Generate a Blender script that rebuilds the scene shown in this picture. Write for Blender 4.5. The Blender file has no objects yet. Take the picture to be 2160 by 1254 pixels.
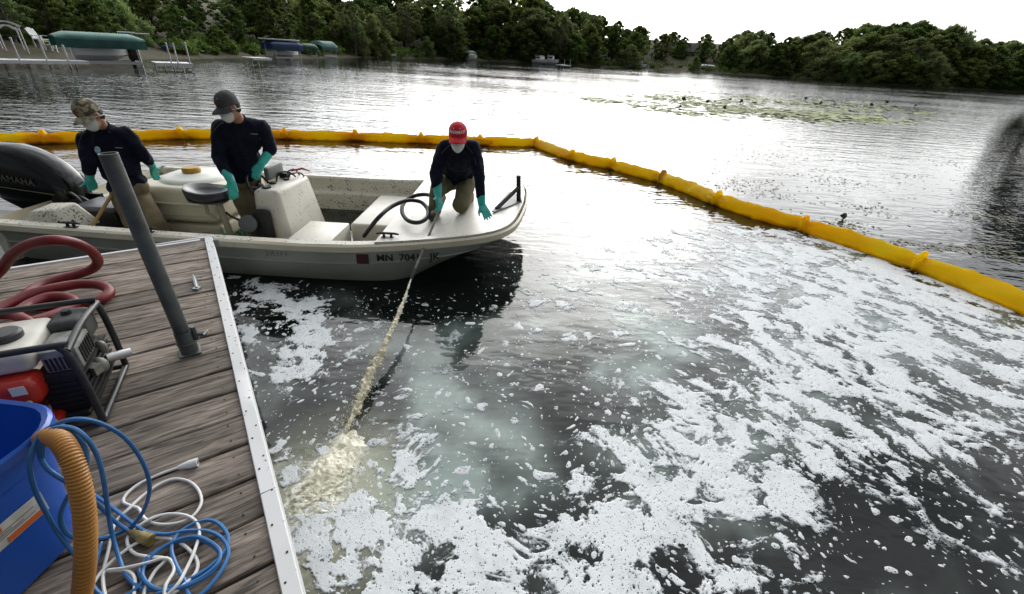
import bpy, bmesh, math, random
import numpy as np
from mathutils import Vector, Matrix
random.seed(7); RNG = np.random.RandomState(11)
sc = bpy.context.scene
col = sc.collection
PI = math.pi

# ------------------------------------------------------------------ camera
CAM_H, PITCH, ROLL, LENS = 2.0, math.radians(28.93), math.radians(3.5), 15.5
_fwd = Vector((0, math.cos(PITCH), -math.sin(PITCH)))
_up0 = Vector((1, 0, 0)).cross(_fwd)
_right = Vector((1, 0, 0))*math.cos(ROLL) + _up0*math.sin(ROLL)
_up = Vector((-1, 0, 0))*math.sin(ROLL) + _up0*math.cos(ROLL)
cd = bpy.data.cameras.new('camera'); cam = bpy.data.objects.new('camera', cd); col.objects.link(cam)
cd.lens = LENS; cd.sensor_width = 36; cd.clip_end = 3000; cd.clip_start = .05
m = Matrix((_right, _up, -_fwd)).transposed().to_4x4(); m.translation = (0, 0, CAM_H)
cam.matrix_world = m
sc.camera = cam

# ------------------------------------------------------------------ sky, sun, exposure
SUN_AZ, SUN_EL = math.radians(3), math.radians(18)
sun_dir = Vector((math.sin(SUN_AZ)*math.cos(SUN_EL), math.cos(SUN_AZ)*math.cos(SUN_EL), math.sin(SUN_EL)))
w = bpy.data.worlds.new('World'); sc.world = w; w.use_nodes = True
nt = w.node_tree; nt.nodes.clear(); N = nt.nodes.new; Lk = nt.links.new
def wn(t, **k):
    n = N(t)
    for a, b in k.items(): setattr(n, a, b)
    return n
out = wn('ShaderNodeOutputWorld'); bg = wn('ShaderNodeBackground'); bg.inputs[1].default_value = .1
sky = wn('ShaderNodeTexSky', sky_type='NISHITA', sun_disc=False, sun_elevation=SUN_EL, sun_rotation=SUN_AZ, dust_density=3.0, air_density=1.0)
tc = wn('ShaderNodeTexCoord')
dot = wn('ShaderNodeVectorMath', operation='DOT_PRODUCT'); dot.inputs[1].default_value = sun_dir
nrm = wn('ShaderNodeVectorMath', operation='NORMALIZE'); Lk(tc.outputs['Generated'], nrm.inputs[0]); Lk(nrm.outputs[0], dot.inputs[0])
ac = wn('ShaderNodeMath', operation='ARCCOSINE'); Lk(dot.outputs['Value'], ac.inputs[0])
def aureole(sig, amp):          # light of the veiled sun scattered in thin cloud
    d = wn('ShaderNodeMath', operation='DIVIDE'); Lk(ac.outputs[0], d.inputs[0]); d.inputs[1].default_value = math.radians(sig)
    p = wn('ShaderNodeMath', operation='POWER'); Lk(d.outputs[0], p.inputs[0]); p.inputs[1].default_value = 2
    e = wn('ShaderNodeMath', operation='MULTIPLY'); Lk(p.outputs[0], e.inputs[0]); e.inputs[1].default_value = -1
    x = wn('ShaderNodeMath', operation='EXPONENT'); Lk(e.outputs[0], x.inputs[0])
    k = wn('ShaderNodeMath', operation='MULTIPLY'); Lk(x.outputs[0], k.inputs[0]); k.inputs[1].default_value = amp
    return k
a1, a2, a3 = aureole(21, 66), aureole(52, 29), aureole(85, 3.5)
s0 = wn('ShaderNodeMath', operation='ADD'); Lk(a1.outputs[0], s0.inputs[0]); Lk(a2.outputs[0], s0.inputs[1])
s1 = wn('ShaderNodeMath', operation='ADD'); Lk(s0.outputs[0], s1.inputs[0]); Lk(a3.outputs[0], s1.inputs[1])
s2 = wn('ShaderNodeMath', operation='ADD'); Lk(s1.outputs[0], s2.inputs[0]); s2.inputs[1].default_value = 1.5
mp = wn('ShaderNodeMapping'); mp.inputs['Location'].default_value = (.1, 0, 0); mp.inputs['Scale'].default_value = (1.6, 1.6, 4.5); Lk(nrm.outputs[0], mp.inputs[0])
nz = wn('ShaderNodeTexNoise'); nz.inputs['Scale'].default_value = 1.7; nz.inputs['Detail'].default_value = 5; nz.inputs['Roughness'].default_value = .5; Lk(mp.outputs[0], nz.inputs['Vector'])
cr = wn('ShaderNodeMapRange'); cr.inputs['From Min'].default_value = .3; cr.inputs['From Max'].default_value = .7; cr.inputs['To Min'].default_value = .32; cr.inputs['To Max'].default_value = 1.5; Lk(nz.outputs['Fac'], cr.inputs['Value'])
cm = wn('ShaderNodeMath', operation='MULTIPLY'); Lk(s2.outputs[0], cm.inputs[0]); Lk(cr.outputs[0], cm.inputs[1])
tint = wn('ShaderNodeVectorMath', operation='SCALE'); tint.inputs[0].default_value = (.985, 1.0, 1.01); Lk(cm.outputs[0], tint.inputs['Scale'])
mx = wn('ShaderNodeMix', data_type='RGBA'); mx.inputs[0].default_value = .86; Lk(sky.outputs[0], mx.inputs[6]); Lk(tint.outputs[0], mx.inputs[7])
Lk(mx.outputs[2], bg.inputs[0]); Lk(bg.outputs[0], out.inputs[0])

sd = bpy.data.lights.new('sun', 'SUN'); sd.energy = .7; sd.angle = math.radians(40); sd.color = (1, .95, .88)
so = bpy.data.objects.new('sun', sd); col.objects.link(so); so.rotation_euler = sun_dir.to_track_quat('Z', 'Y').to_euler()
sc.view_settings.view_transform = 'Standard'; sc.view_settings.look = 'None'; sc.view_settings.exposure = 0.05; sc.view_settings.gamma = 1.0
sc.render.engine = 'CYCLES'; sc.cycles.max_bounces = 6; sc.cycles.transparent_max_bounces = 6; sc.cycles.use_denoising = True; sc.cycles.sample_clamp_indirect = 6

# ------------------------------------------------------------------ survey helpers: a photo point on a level plane, or at a known distance Y
def _ray(px, py):
    return (_fwd*930 + _right*(px-1080) - _up*(py-627))
def S(px, py, z=0.0):
    d = _ray(px, py); t = (z-CAM_H)/d.z; return Vector((0, 0, CAM_H)) + d*t
def SY(px, py, Y):
    d = _ray(px, py); return Vector((0, 0, CAM_H)) + d*(Y/d.y)

# ------------------------------------------------------------------ numpy noise
def _h(ix, iy, iz, seed):
    h = (ix.astype(np.int64)*374761393 + iy.astype(np.int64)*668265263 + iz.astype(np.int64)*2147483647 + seed*974634777) & 0xffffffff
    h = ((h ^ (h >> 13))*1274126177) & 0xffffffff
    h = ((h ^ (h >> 15))*2246822519) & 0xffffffff
    return ((h ^ (h >> 16)) & 0xffffff)/float(0xffffff)
def vn2(x, y, seed=0):
    ix, iy = np.floor(x), np.floor(y); fx, fy = x-ix, y-iy
    z = np.zeros_like(ix); sx = fx*fx*fx*(fx*(fx*6-15)+10); sy = fy*fy*fy*(fy*(fy*6-15)+10)
    def g(dx, dy):
        a = _h(ix+dx, iy+dy, z, seed)*2*PI
        return np.cos(a)*(fx-dx)+np.sin(a)*(fy-dy)
    return (g(0, 0)*(1-sx)+g(1, 0)*sx)*(1-sy)+(g(0, 1)*(1-sx)+g(1, 1)*sx)*sy
def vn3(x, y, zc, seed=0):
    ix, iy, iz = np.floor(x), np.floor(y), np.floor(zc); f = [x-ix, y-iy, zc-iz]
    s = [t*t*(3-2*t) for t in f]; r = 0
    for dx in (0, 1):
        for dy in (0, 1):
            for dz in (0, 1):
                wgt = (s[0] if dx else 1-s[0])*(s[1] if dy else 1-s[1])*(s[2] if dz else 1-s[2])
                r = r + wgt*_h(ix+dx, iy+dy, iz+dz, seed)
    return r*2-1
def fbm2(x, y, o=4, seed=0, rough=.5):
    r = 0; a = 1; t = 0
    for i in range(o):
        r = r + a*vn2(x*2**i, y*2**i, seed+i*17); t += a; a *= rough
    return r/t
def worley(x, y, seed=0, jit=.9):           # distance to nearest jittered cell point, and that cell's random number
    ix, iy = np.floor(x), np.floor(y); best = np.full(x.shape, 9.); rid = np.zeros(x.shape); z = np.zeros_like(ix)
    for dx in (-1, 0, 1):
        for dy in (-1, 0, 1):
            cx, cy = ix+dx, iy+dy
            qx = cx+.5+(_h(cx, cy, z, seed)-.5)*jit; qy = cy+.5+(_h(cx, cy, z+1, seed)-.5)*jit
            d = np.hypot(x-qx, y-qy); k = d < best; best = np.where(k, d, best); rid = np.where(k, _h(cx, cy, z+2, seed), rid)
    return best, rid

# ------------------------------------------------------------------ object helpers
def tag(o, label=None, cat=None, group=None, kind=None):
    if label: o['label'] = label
    if cat: o['category'] = cat
    if group: o['group'] = group
    if kind: o['kind'] = kind
    return o
def empty(name, loc=(0, 0, 0), rz=0, label=None, cat=None, group=None):
    o = bpy.data.objects.new(name, None); o.location = loc; o.rotation_euler = (0, 0, rz); o.empty_display_size = .1
    col.objects.link(o); return tag(o, label, cat, group)
def link(name, me, mat=None, parent=None, world=True):
    """link a mesh; coordinates are world coordinates unless world is False (then they are the parent's)"""
    o = bpy.data.objects.new(name, me); col.objects.link(o)
    if mat is not None and len(me.materials) == 0: me.materials.append(mat)
    if parent is not None:
        o.parent = parent
        if world:
            bpy_m = Matrix.LocRotScale(parent.location, parent.rotation_euler, parent.scale)
            p = parent.parent
            while p is not None:
                bpy_m = Matrix.LocRotScale(p.location, p.rotation_euler, p.scale) @ bpy_m; p = p.parent
            me.transform(bpy_m.inverted())
    return o
def sm(me, angle=40):
    me.polygons.foreach_set('use_smooth', [True]*len(me.polygons))
    if angle < 180: me.set_sharp_from_angle(angle=math.radians(angle))
def spline(pts, n=8, closed=False):
    P = [Vector(p) for p in pts]; r = []; L = len(P)
    for i in range(L if closed else L-1):
        a, b, c, d = (P[(i-1) % L], P[i], P[(i+1) % L], P[(i+2) % L]) if closed else (P[max(i-1, 0)], P[i], P[i+1], P[min(i+2, L-1)])
        for k in range(n):
            t = k/n
            r.append(.5*((2*b)+(c-a)*t+(2*a-5*b+4*c-d)*t*t+(3*b-a-3*c+d)*t**3))
    if not closed: r.append(P[-1])
    return r
class MB:
    def __init__(s): s.v = []; s.f = []
    def add(s, vs, fs):
        o = len(s.v); s.v += [tuple(v) for v in vs]; s.f += [tuple(i+o for i in f) for f in fs]; return s
    def box(s, lo, hi, M=None):
        (a, b, c), (d, e, f) = lo, hi
        vs = [Vector(p) for p in ((a, b, c), (d, b, c), (d, e, c), (a, e, c), (a, b, f), (d, b, f), (d, e, f), (a, e, f))]
        if M is not None: vs = [M @ p for p in vs]
        return s.add(vs, [(0, 3, 2, 1), (4, 5, 6, 7), (0, 1, 5, 4), (1, 2, 6, 5), (2, 3, 7, 6), (3, 0, 4, 7)])
    def prism(s, poly, z0, z1, M=None):
        n = len(poly); vs = [Vector((x, y, z0)) for x, y in poly]+[Vector((x, y, z1)) for x, y in poly]
        if M is not None: vs = [M @ p for p in vs]
        return s.add(vs, [tuple(range(n))[::-1], tuple(range(n, 2*n))]+[(i, (i+1) % n, n+(i+1) % n, n+i) for i in range(n)])
    def loft(s, rings, closed=True, caps=True):
        n = len(rings[0]); vs = [v for r in rings for v in r]; fs = []
        for j in range(len(rings)-1):
            for i in range(n if closed else n-1):
                k = (i+1) % n; fs.append((j*n+i, j*n+k, (j+1)*n+k, (j+1)*n+i))
        if caps and closed: fs += [tuple(range(n))[::-1], tuple(range((len(rings)-1)*n, len(rings)*n))]
        return s.add(vs, fs)
    def tube(s, pts, r, seg=10, caps=True, closed=False):
        P = [Vector(p) for p in pts]; n = len(P); R = r if hasattr(r, '__len__') else [r]*n
        T = []
        for i in range(n):
            a, b = (P[i-1], P[(i+1) % n]) if closed else (P[max(i-1, 0)], P[min(i+1, n-1)])
            t = (b-a); T.append(t.normalized() if t.length > 1e-9 else Vector((0, 0, 1)))
        u = T[0].orthogonal().normalized(); rings = []
        for i in range(n):
            u = (u-T[i]*u.dot(T[i])); u = u.normalized() if u.length > 1e-6 else T[i].orthogonal().normalized()
            v = T[i].cross(u)
            rings.append([P[i]+(u*math.cos(2*PI*k/seg)+v*math.sin(2*PI*k/seg))*R[i] for k in range(seg)])
        if closed: rings.append(rings[0])
        return s.loft(rings, caps=caps and not closed)
    def lathe(s, prof, seg=20, M=None):
        rings = [[Vector((r*math.cos(2*PI*k/seg), r*math.sin(2*PI*k/seg), z)) for k in range(seg)] for r, z in prof]
        if M is not None: rings = [[M @ p for p in rr] for rr in rings]
        return s.loft(rings)
    def ell(s, c, rad, M=None, seg=14, rows=9):
        rings = []
        for j in range(rows+1):
            a = -PI/2+PI*j/rows; q = max(math.cos(a), 1e-3)
            ring = [Vector((rad[0]*q*math.cos(2*PI*k/seg), rad[1]*q*math.sin(2*PI*k/seg), rad[2]*math.sin(a))) for k in range(seg)]
            rings.append([Vector(c)+((M @ p) if M is not None else p) for p in ring])
        return s.loft(rings)
    def capsule(s, a, ra, b, rb, seg=12):
        a, b = Vector(a), Vector(b); d = b-a; L = max(d.length, 1e-6); M = d.to_track_quat('Z', 'Y').to_matrix()
        prof = [(max(ra*math.cos(t), 1e-4), ra*math.sin(t)) for t in [-PI/2+PI/2*i/4 for i in range(5)]]
        prof += [(max(rb*math.cos(t), 1e-4), L+rb*math.sin(t)) for t in [PI/2*i/4 for i in range(5)]]
        rings = [[a+M @ Vector((r*math.cos(2*PI*k/seg), r*math.sin(2*PI*k/seg), z)) for k in range(seg)] for r, z in prof]
        return s.loft(rings)
    def mesh(s, name, bevel=0, bseg=2, angle=40, smooth=True):
        me = bpy.data.meshes.new(name); me.from_pydata(s.v, [], s.f); me.update()
        bm = bmesh.new(); bm.from_mesh(me)
        bmesh.ops.recalc_face_normals(bm, faces=bm.faces)
        if bevel:
            ed = [e for e in bm.edges if len(e.link_faces) == 2 and e.calc_face_angle(0) > .5]
            bmesh.ops.bevel(bm, geom=ed, offset=bevel, segments=bseg, affect='EDGES', profile=.5, clamp_overlap=True)
        bm.to_mesh(me); bm.free()
        if smooth: sm(me, angle)
        return me
    def build(s, name, mat, parent=None, bevel=0, bseg=2, angle=40, world=True, smooth=True):
        return link(name, s.mesh(name, bevel, bseg, angle, smooth), mat, parent, world)
def evalmesh(me, mods):
    o = bpy.data.objects.new('tmp', me); col.objects.link(o)
    for t, kw in mods:
        md = o.modifiers.new(t, t)
        for k, v in kw.items(): setattr(md, k, v)
    dg = bpy.context.evaluated_depsgraph_get(); dg.update()
    r = bpy.data.meshes.new_from_object(o.evaluated_get(dg)); bpy.data.objects.remove(o)
    return r
def fuse(mb, voxel, smooth=4, wrinkle=0, wscale=9, seed=0, stretch=(1, 1, .45)):
    """one continuous skin over overlapping solids"""
    me = mb.mesh('fuse', smooth=False)
    me = evalmesh(me, [('REMESH', dict(mode='VOXEL', voxel_size=voxel)), ('SMOOTH', dict(factor=.5, iterations=smooth))])
    if wrinkle:
        n = len(me.vertices); co = np.empty(n*3); me.vertices.foreach_get('co', co); co = co.reshape(-1, 3)
        no = np.empty(n*3); me.vertices.foreach_get('normal', no); no = no.reshape(-1, 3)
        q = co*wscale*np.array(stretch); wv = vn3(q[:, 0], q[:, 1], q[:, 2], seed); q2 = co*wscale*2.3
        wv = (1-np.abs(wv)*2)*.7+.3*vn3(q2[:, 0], q2[:, 1], q2[:, 2], seed+5)
        co = co+no*(wv*wrinkle)[:, None]; me.vertices.foreach_set('co', co.ravel()); me.update()
    sm(me, 180); return me
def text_mesh(txt, size, extrude=0.0, bold=0.0, shear=0.0, space=1.0):
    cu = bpy.data.curves.new('txt', 'FONT'); cu.body = txt; cu.size = size; cu.extrude = extrude; cu.offset = bold; cu.shear = shear; cu.space_character = space
    cu.align_x = 'CENTER'; cu.align_y = 'CENTER'; cu.resolution_u = 2
    o = bpy.data.objects.new('txt', cu); col.objects.link(o)
    dg = bpy.context.evaluated_depsgraph_get(); dg.update()
    me = bpy.data.meshes.new_from_object(o.evaluated_get(dg)); bpy.data.objects.remove(o); return me

# ------------------------------------------------------------------ materials
MATS = {}
def mat(name, c=(.5, .5, .5), rough=.5, metal=0, var=0, vscale=4, c2=None, bump=0, bscale=30, spec=.5, stretch=None, rnd=0, detail=4, lo=.35, hi=.65, coat=0, sub=None):
    if name in MATS: return MATS[name]
    m = bpy.data.materials.new(name); m.use_nodes = True; t = m.node_tree; b = t.nodes['Principled BSDF']
    b.inputs['Base Color'].default_value = (*c, 1); b.inputs['Roughness'].default_value = rough; b.inputs['Metallic'].default_value = metal
    b.inputs['Specular IOR Level'].default_value = spec; b.inputs['Coat Weight'].default_value = coat
    tcn = t.nodes.new('ShaderNodeTexCoord'); vec = tcn.outputs['Object']
    if rnd:
        oi = t.nodes.new('ShaderNodeObjectInfo'); ml = t.nodes.new('ShaderNodeMath'); ml.operation = 'MULTIPLY'; ml.inputs[1].default_value = 37
        t.links.new(oi.outputs['Random'], ml.inputs[0]); ad = t.nodes.new('ShaderNodeVectorMath'); ad.operation = 'ADD'
        t.links.new(vec, ad.inputs[0]); t.links.new(ml.outputs[0], ad.inputs[1]); vec = ad.outputs[0]
    if stretch:
        mpn = t.nodes.new('ShaderNodeMapping'); mpn.inputs['Scale'].default_value = stretch; t.links.new(vec, mpn.inputs[0]); vec = mpn.outputs[0]
    if var or c2:
        n = t.nodes.new('ShaderNodeTexNoise'); n.inputs['Scale'].default_value = vscale; n.inputs['Detail'].default_value = detail; t.links.new(vec, n.inputs['Vector'])
        r = t.nodes.new('ShaderNodeMapRange'); r.inputs['From Min'].default_value = lo; r.inputs['From Max'].default_value = hi; t.links.new(n.outputs['Fac'], r.inputs['Value'])
        x = t.nodes.new('ShaderNodeMix'); x.data_type = 'RGBA'; t.links.new(r.outputs[0], x.inputs[0])
        ca = c if c2 else tuple(v*(1-var) for v in c); cb = c2 if c2 else tuple(min(1, v*(1+var)) for v in c)
        x.inputs[6].default_value = (*ca, 1); x.inputs[7].default_value = (*cb, 1); last = x.outputs[2]
        if rnd:
            hs = t.nodes.new('ShaderNodeHueSaturation'); mr = t.nodes.new('ShaderNodeMapRange'); mr.inputs['To Min'].default_value = 1-rnd; mr.inputs['To Max'].default_value = 1+rnd
            t.links.new(oi.outputs['Random'], mr.inputs['Value']); t.links.new(mr.outputs[0], hs.inputs['Value']); t.links.new(last, hs.inputs['Color']); last = hs.outputs[0]
        t.links.new(last, b.inputs['Base Color'])
    if bump:
        n2 = t.nodes.new('ShaderNodeTexNoise'); n2.inputs['Scale'].default_value = bscale; n2.inputs['Detail'].default_value = 3; t.links.new(vec, n2.inputs['Vector'])
        bp = t.nodes.new('ShaderNodeBump'); bp.inputs['Strength'].default_value = bump; bp.inputs['Distance'].default_value = .02; t.links.new(n2.outputs['Fac'], bp.inputs['Height']); t.links.new(bp.outputs[0], b.inputs['Normal'])
    MATS[name] = m; return m
def dirty(name, c, speck=(.05, .04, .03), scale=28, thr=.66, rough=.4, grime=(.45, .40, .28), gscale=1.6, gamt=.5, spread=1.0):
    """gelcoat with dark dirt specks and yellowish grime"""
    if name in MATS: return MATS[name]
    m = bpy.data.materials.new(name); m.use_nodes = True; t = m.node_tree; b = t.nodes['Principled BSDF']; b.inputs['Roughness'].default_value = rough
    tcn = t.nodes.new('ShaderNodeTexCoord')
    def noise(s, d=3, dist=0):
        n = t.nodes.new('ShaderNodeTexNoise'); n.inputs['Scale'].default_value = s; n.inputs['Detail'].default_value = d; n.inputs['Distortion'].default_value = dist; t.links.new(tcn.outputs['Object'], n.inputs['Vector']); return n
    g = noise(gscale, 6); gr = t.nodes.new('ShaderNodeMapRange'); gr.inputs['From Min'].default_value = .42; gr.inputs['From Max'].default_value = .75; gr.inputs['To Max'].default_value = gamt; t.links.new(g.outputs['Fac'], gr.inputs['Value'])
    x = t.nodes.new('ShaderNodeMix'); x.data_type = 'RGBA'; x.inputs[6].default_value = (*c, 1); x.inputs[7].default_value = (*grime, 1); t.links.new(gr.outputs[0], x.inputs[0])
    s = noise(scale, 2, .6); big = noise(scale*.12, 2); ad = t.nodes.new('ShaderNodeMath'); ad.operation = 'MULTIPLY_ADD'; ad.inputs[1].default_value = .35*spread; t.links.new(big.outputs['Fac'], ad.inputs[0]); t.links.new(s.outputs['Fac'], ad.inputs[2])
    sr = t.nodes.new('ShaderNodeMapRange'); sr.inputs['From Min'].default_value = thr+.17*spread; sr.inputs['From Max'].default_value = thr+.17*spread+.03; t.links.new(ad.outputs[0], sr.inputs['Value'])
    y = t.nodes.new('ShaderNodeMix'); y.data_type = 'RGBA'; y.inputs[7].default_value = (*speck, 1); t.links.new(x.outputs[2], y.inputs[6]); t.links.new(sr.outputs[0], y.inputs[0])
    t.links.new(y.outputs[2], b.inputs['Base Color']); MATS[name] = m; return m
FOAM_T = '5555555555478865312222222222222222222 5555555554478866421222222222222222222 5555555555588876542122222222222222222 4444444457898766763123332222222222222 3333333456632468775222233222222222333 2222223433331147776544333333333333333 3322222223321235776665553333333333333 4444443333322223566666656644444333333 4444455432222222235677775676655555544 4444456432222222234567787667777766666 3334465322222333333467888776667777777 3334563222222333333446778877666666666 3344331111122333334455777887767777777 1222210000012333334455667788877777777 0011000000012333333445667788888877777 0000000000011223333445566778888875555 0000000000011222233445566778888886322 0000000000001122223344566778888766410 0000000000001111223334556778888765321 0000000000000111122334456677888765311 0000000000000111112233455667777765420 0000000000000000002223445566777665431 0000000000000000000000045566677655432 0000000000000000000000000000077665443 0000000000000000000000000000000000043 0000000000000000000000000000000000000 0000000000000000000000000000000000000 0000000000000000000000000000000000000 0000000000000000000000000000000000000 0000000000000000000000000000000000000 0000000000000000000000000000000000000'
PLUME_T = '2222222222112221011111111111111111111 2222222221112221001111111111111111111 6554443331122221100211111111111111111 8888888887666653210111111111111111111 7888888888788455432111111111111111111 6666667655685335443111111111111111111 4444445456665334554321122222111111111 3333344555555445556432222222222222222 2222234443444456766644322222222222222 2222334433334566766655433222222222222 1112333222234666666665444333332222222 1112232100123556556665554433333333333 0011111000012445666666555443333333333 0011100000001345566666665544444333333 0000000000001345555566665544444444444 0000000000001234444556666554443333333 0000000000001223334455666554443332111 0000000000001223333344555554433322210 0000000000001222223334455554433322110 0000000000001222222334445544433322100 0000000000001222222233444444433322110 0000000000000000002223344444433321110 0000000000000000000000044444433322100 0000000000000000000000000000033322110 0000000000000000000000000000000000010 0000000000000000000000000000000000000 0000000000000000000000000000000000000 0000000000000000000000000000000000000 0000000000000000000000000000000000000 0000000000000000000000000000000000000 0000000000000000000000000000000000000'

# ------------------------------------------------------------------ the lake
BOOM = [(-12.5, 6.9), (-9.7, 8.29), (-8.72, 8.88), (-7.8, 9.55), (-6.93, 10.1), (-5.46, 10.45), (-3.8, 10.79), (-2.27, 11.0), (-.45, 11.25), (.36, 11.45), (1.12, 10.04), (1.92, 9.4), (2.7, 8.48), (3.25, 7.18), (4.07, 6.1), (4.81, 4.87), (5.13, 3.94), (5.4, 2.8), (5.2, 1.2), (4.6, -.5)]
FOAM_T = FOAM_T.split(); PLUME_T = PLUME_T.split()
def table(T):
    return np.array([[float(c) for c in r] for r in T])
def sample(A, x, y):
    u = np.clip((x+3)/.25, 0, A.shape[1]-1.001); v = np.clip((y-.5)/.25, 0, A.shape[0]-1.001)
    i, j = u.astype(int), v.astype(int); a, b = u-i, v-j
    return (A[j, i]*(1-a)+A[j, i+1]*a)*(1-b)+(A[j+1, i]*(1-a)+A[j+1, i+1]*a)*b
def inside_boom(x, y):          # signed-ish distance: positive inside the enclosure
    P = np.array(BOOM+[(-13, -1)]); ins = np.zeros(x.shape, bool); d = np.full(x.shape, 99.)
    n = len(P)
    for i in range(n):
        a, b = P[i], P[(i+1) % n]
        c = ((a[1] > y) != (b[1] > y)) & (x < (b[0]-a[0])*(y-a[1])/(b[1]-a[1]+1e-12)+a[0]); ins ^= c
        if i < n-2:
            e = b-a; t = np.clip(((x-a[0])*e[0]+(y-a[1])*e[1])/(e@e), 0, 1); d = np.minimum(d, np.hypot(x-a[0]-t*e[0], y-a[1]-t*e[1]))
    return np.where(ins, d, -d)

def axis(dense_lo, dense_hi, step, far_lo, far_hi):
    a = list(np.arange(dense_lo, dense_hi+1e-6, step)); s = step; v = dense_hi
    while v < far_hi: s *= 1.35; v += s; a.append(v)
    s = step; v = dense_lo
    while v > far_lo: s *= 1.35; v -= s; a.insert(0, v)
    return np.array(a)
gx, gy = axis(-3.2, 6, .05, -500, 600), axis(.4, 8.4, .05, -300, 700)
X, Y = np.meshgrid(gx, gy)
pl = sample(table(PLUME_T), X, Y)/9
wx = X+.45*fbm2(X*.9, Y*.9, 3, 3); wy = Y+.45*fbm2(X*.9+7, Y*.9, 3, 5)
cloud = np.clip(.42+2.1*fbm2(wx*1.25, wy*1.25, 5, 9, .5)+.5*np.clip(.12-np.abs(fbm2(wx*2.1+4, wy*2.1, 4, 15)), 0, 1)*4, 0, 1)
fade = np.clip(inside_boom(X, Y)/.3, 0, 1)*np.clip((Y-.3)/.4, 0, 1)*np.clip((8.2-Y)/2, 0, 1)
plume = np.clip(pl*1.5*(.06+1.15*cloud**2.0)-.08*(1-pl), 0, 1)*fade
yellow = np.clip(1.2-np.hypot((X+.93)/.48, (Y-1.38)/.66), 0, 1)*np.clip(.4+1.4*cloud, 0, 1)
hgt = np.zeros_like(X)
nX, nY = len(gx), len(gy)
me = bpy.data.meshes.new('lake_water')
V = np.stack([X, Y, hgt], -1).reshape(-1, 3)
jj, ii = np.meshgrid(np.arange(nY-1), np.arange(nX-1), indexing='ij'); q = (jj*nX+ii).ravel()
F = np.stack([q, q+1, q+nX+1, q+nX], -1)
def npmesh(me, V, F):
    me.vertices.add(len(V)); me.vertices.foreach_set('co', np.asarray(V, float).ravel())
    k = F.shape[1]; me.loops.add(F.size); me.loops.foreach_set('vertex_index', F.ravel().astype(np.int32))
    me.polygons.add(len(F)); me.polygons.foreach_set('loop_start', np.arange(0, F.size, k, dtype=np.int32)); me.polygons.foreach_set('loop_total', np.full(len(F), k, np.int32))
    me.update(calc_edges=True); return me
npmesh(me, V, F); sm(me, 180)
for nm, arr_ in (('plume', plume), ('silt', yellow)):
    at_ = me.attributes.new(nm, 'FLOAT', 'POINT'); at_.data.foreach_set('value', arr_.ravel().astype(np.float32))
calm = np.clip(fade*1.0, 0, 1)*np.clip((7.5-Y)/3, 0, 1)
calm = np.maximum(calm, .93*(1-fade)*np.clip((X-2.5)/2, 0, 1)*np.clip((30-np.hypot(X, Y))/14, 0, 1))   # weedy slick outside the boom
at_ = me.attributes.new('calm', 'FLOAT', 'POINT'); at_.data.foreach_set('value', calm.ravel().astype(np.float32))
def water_mat():
    m = bpy.data.materials.new('lake_water'); m.use_nodes = True; t = m.node_tree; b = t.nodes['Principled BSDF']; n = t.nodes.new; L = t.links.new
    b.inputs['Roughness'].default_value = .06; b.inputs['IOR'].default_value = 1.333
    def at(nm):
        a = n('ShaderNodeAttribute'); a.attribute_name = nm; return a.outputs['Fac']
    def mixc(fac, A, B):
        x = n('ShaderNodeMix'); x.data_type = 'RGBA'; L(fac, x.inputs[0])
        for k, s in ((6, A), (7, B)):
            if isinstance(s, tuple): x.inputs[k].default_value = (*s, 1)
            else: L(s, x.inputs[k])
        return x.outputs[2]
    geo = n('ShaderNodeNewGeometry')
    def noise(scale, sx, sy, rot, detail, seed):
        mp = n('ShaderNodeMapping'); mp.inputs['Scale'].default_value = (sx, sy, 1); mp.inputs['Rotation'].default_value = (0, 0, rot); mp.inputs['Location'].default_value = (seed, seed, 0); L(geo.outputs['Position'], mp.inputs[0])
        x = n('ShaderNodeTexNoise'); x.inputs['Scale'].default_value = scale; x.inputs['Detail'].default_value = detail; x.inputs['Roughness'].default_value = .5; L(mp.outputs[0], x.inputs['Vector']); return x.outputs['Fac']
    def math_(op, a, b_):
        x = n('ShaderNodeMath'); x.operation = op
        for k, s in ((0, a), (1, b_)):
            if isinstance(s, (int, float)): x.inputs[k].default_value = s
            else: L(s, x.inputs[k])
        return x.outputs[0]
    c = mixc(at('plume'), (.004, .007, .006), (.28, .34, .315))
    c = mixc(at('silt'), c, (.44, .44, .31))
    L(c, b.inputs['Base Color'])
    # wind ripples, quieter inside the boom and in slicks
    slick = n('ShaderNodeMapRange'); L(noise(.045, 1, 2.2, .2, 3, 4), slick.inputs['Value']); slick.inputs['From Min'].default_value = .40; slick.inputs['From Max'].default_value = .60; slick.inputs['To Min'].default_value = .5; slick.inputs['To Max'].default_value = 1
    amp = math_('MULTIPLY', slick.outputs[0], math_('SUBTRACT', 1.0, math_('MULTIPLY', at('calm'), .6)))
    r1 = noise(1.5, .55, 1.5, .15, 3, 0); r2 = noise(6, .7, 1.3, -.2, 2, 9); r3 = noise(.33, .5, 1.4, .1, 2, 20)
    hsum = math_('ADD', math_('ADD', math_('MULTIPLY', r1, .048), math_('MULTIPLY', r2, .016)), math_('MULTIPLY', r3, .03))
    bp = n('ShaderNodeBump'); bp.inputs['Distance'].default_value = 1.0; L(amp, bp.inputs['Strength']); L(hsum, bp.inputs['Height']); L(bp.outputs[0], b.inputs['Normal'])
    return m
lake = link('lake_water', me, water_mat()); tag(lake, kind='structure')

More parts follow.
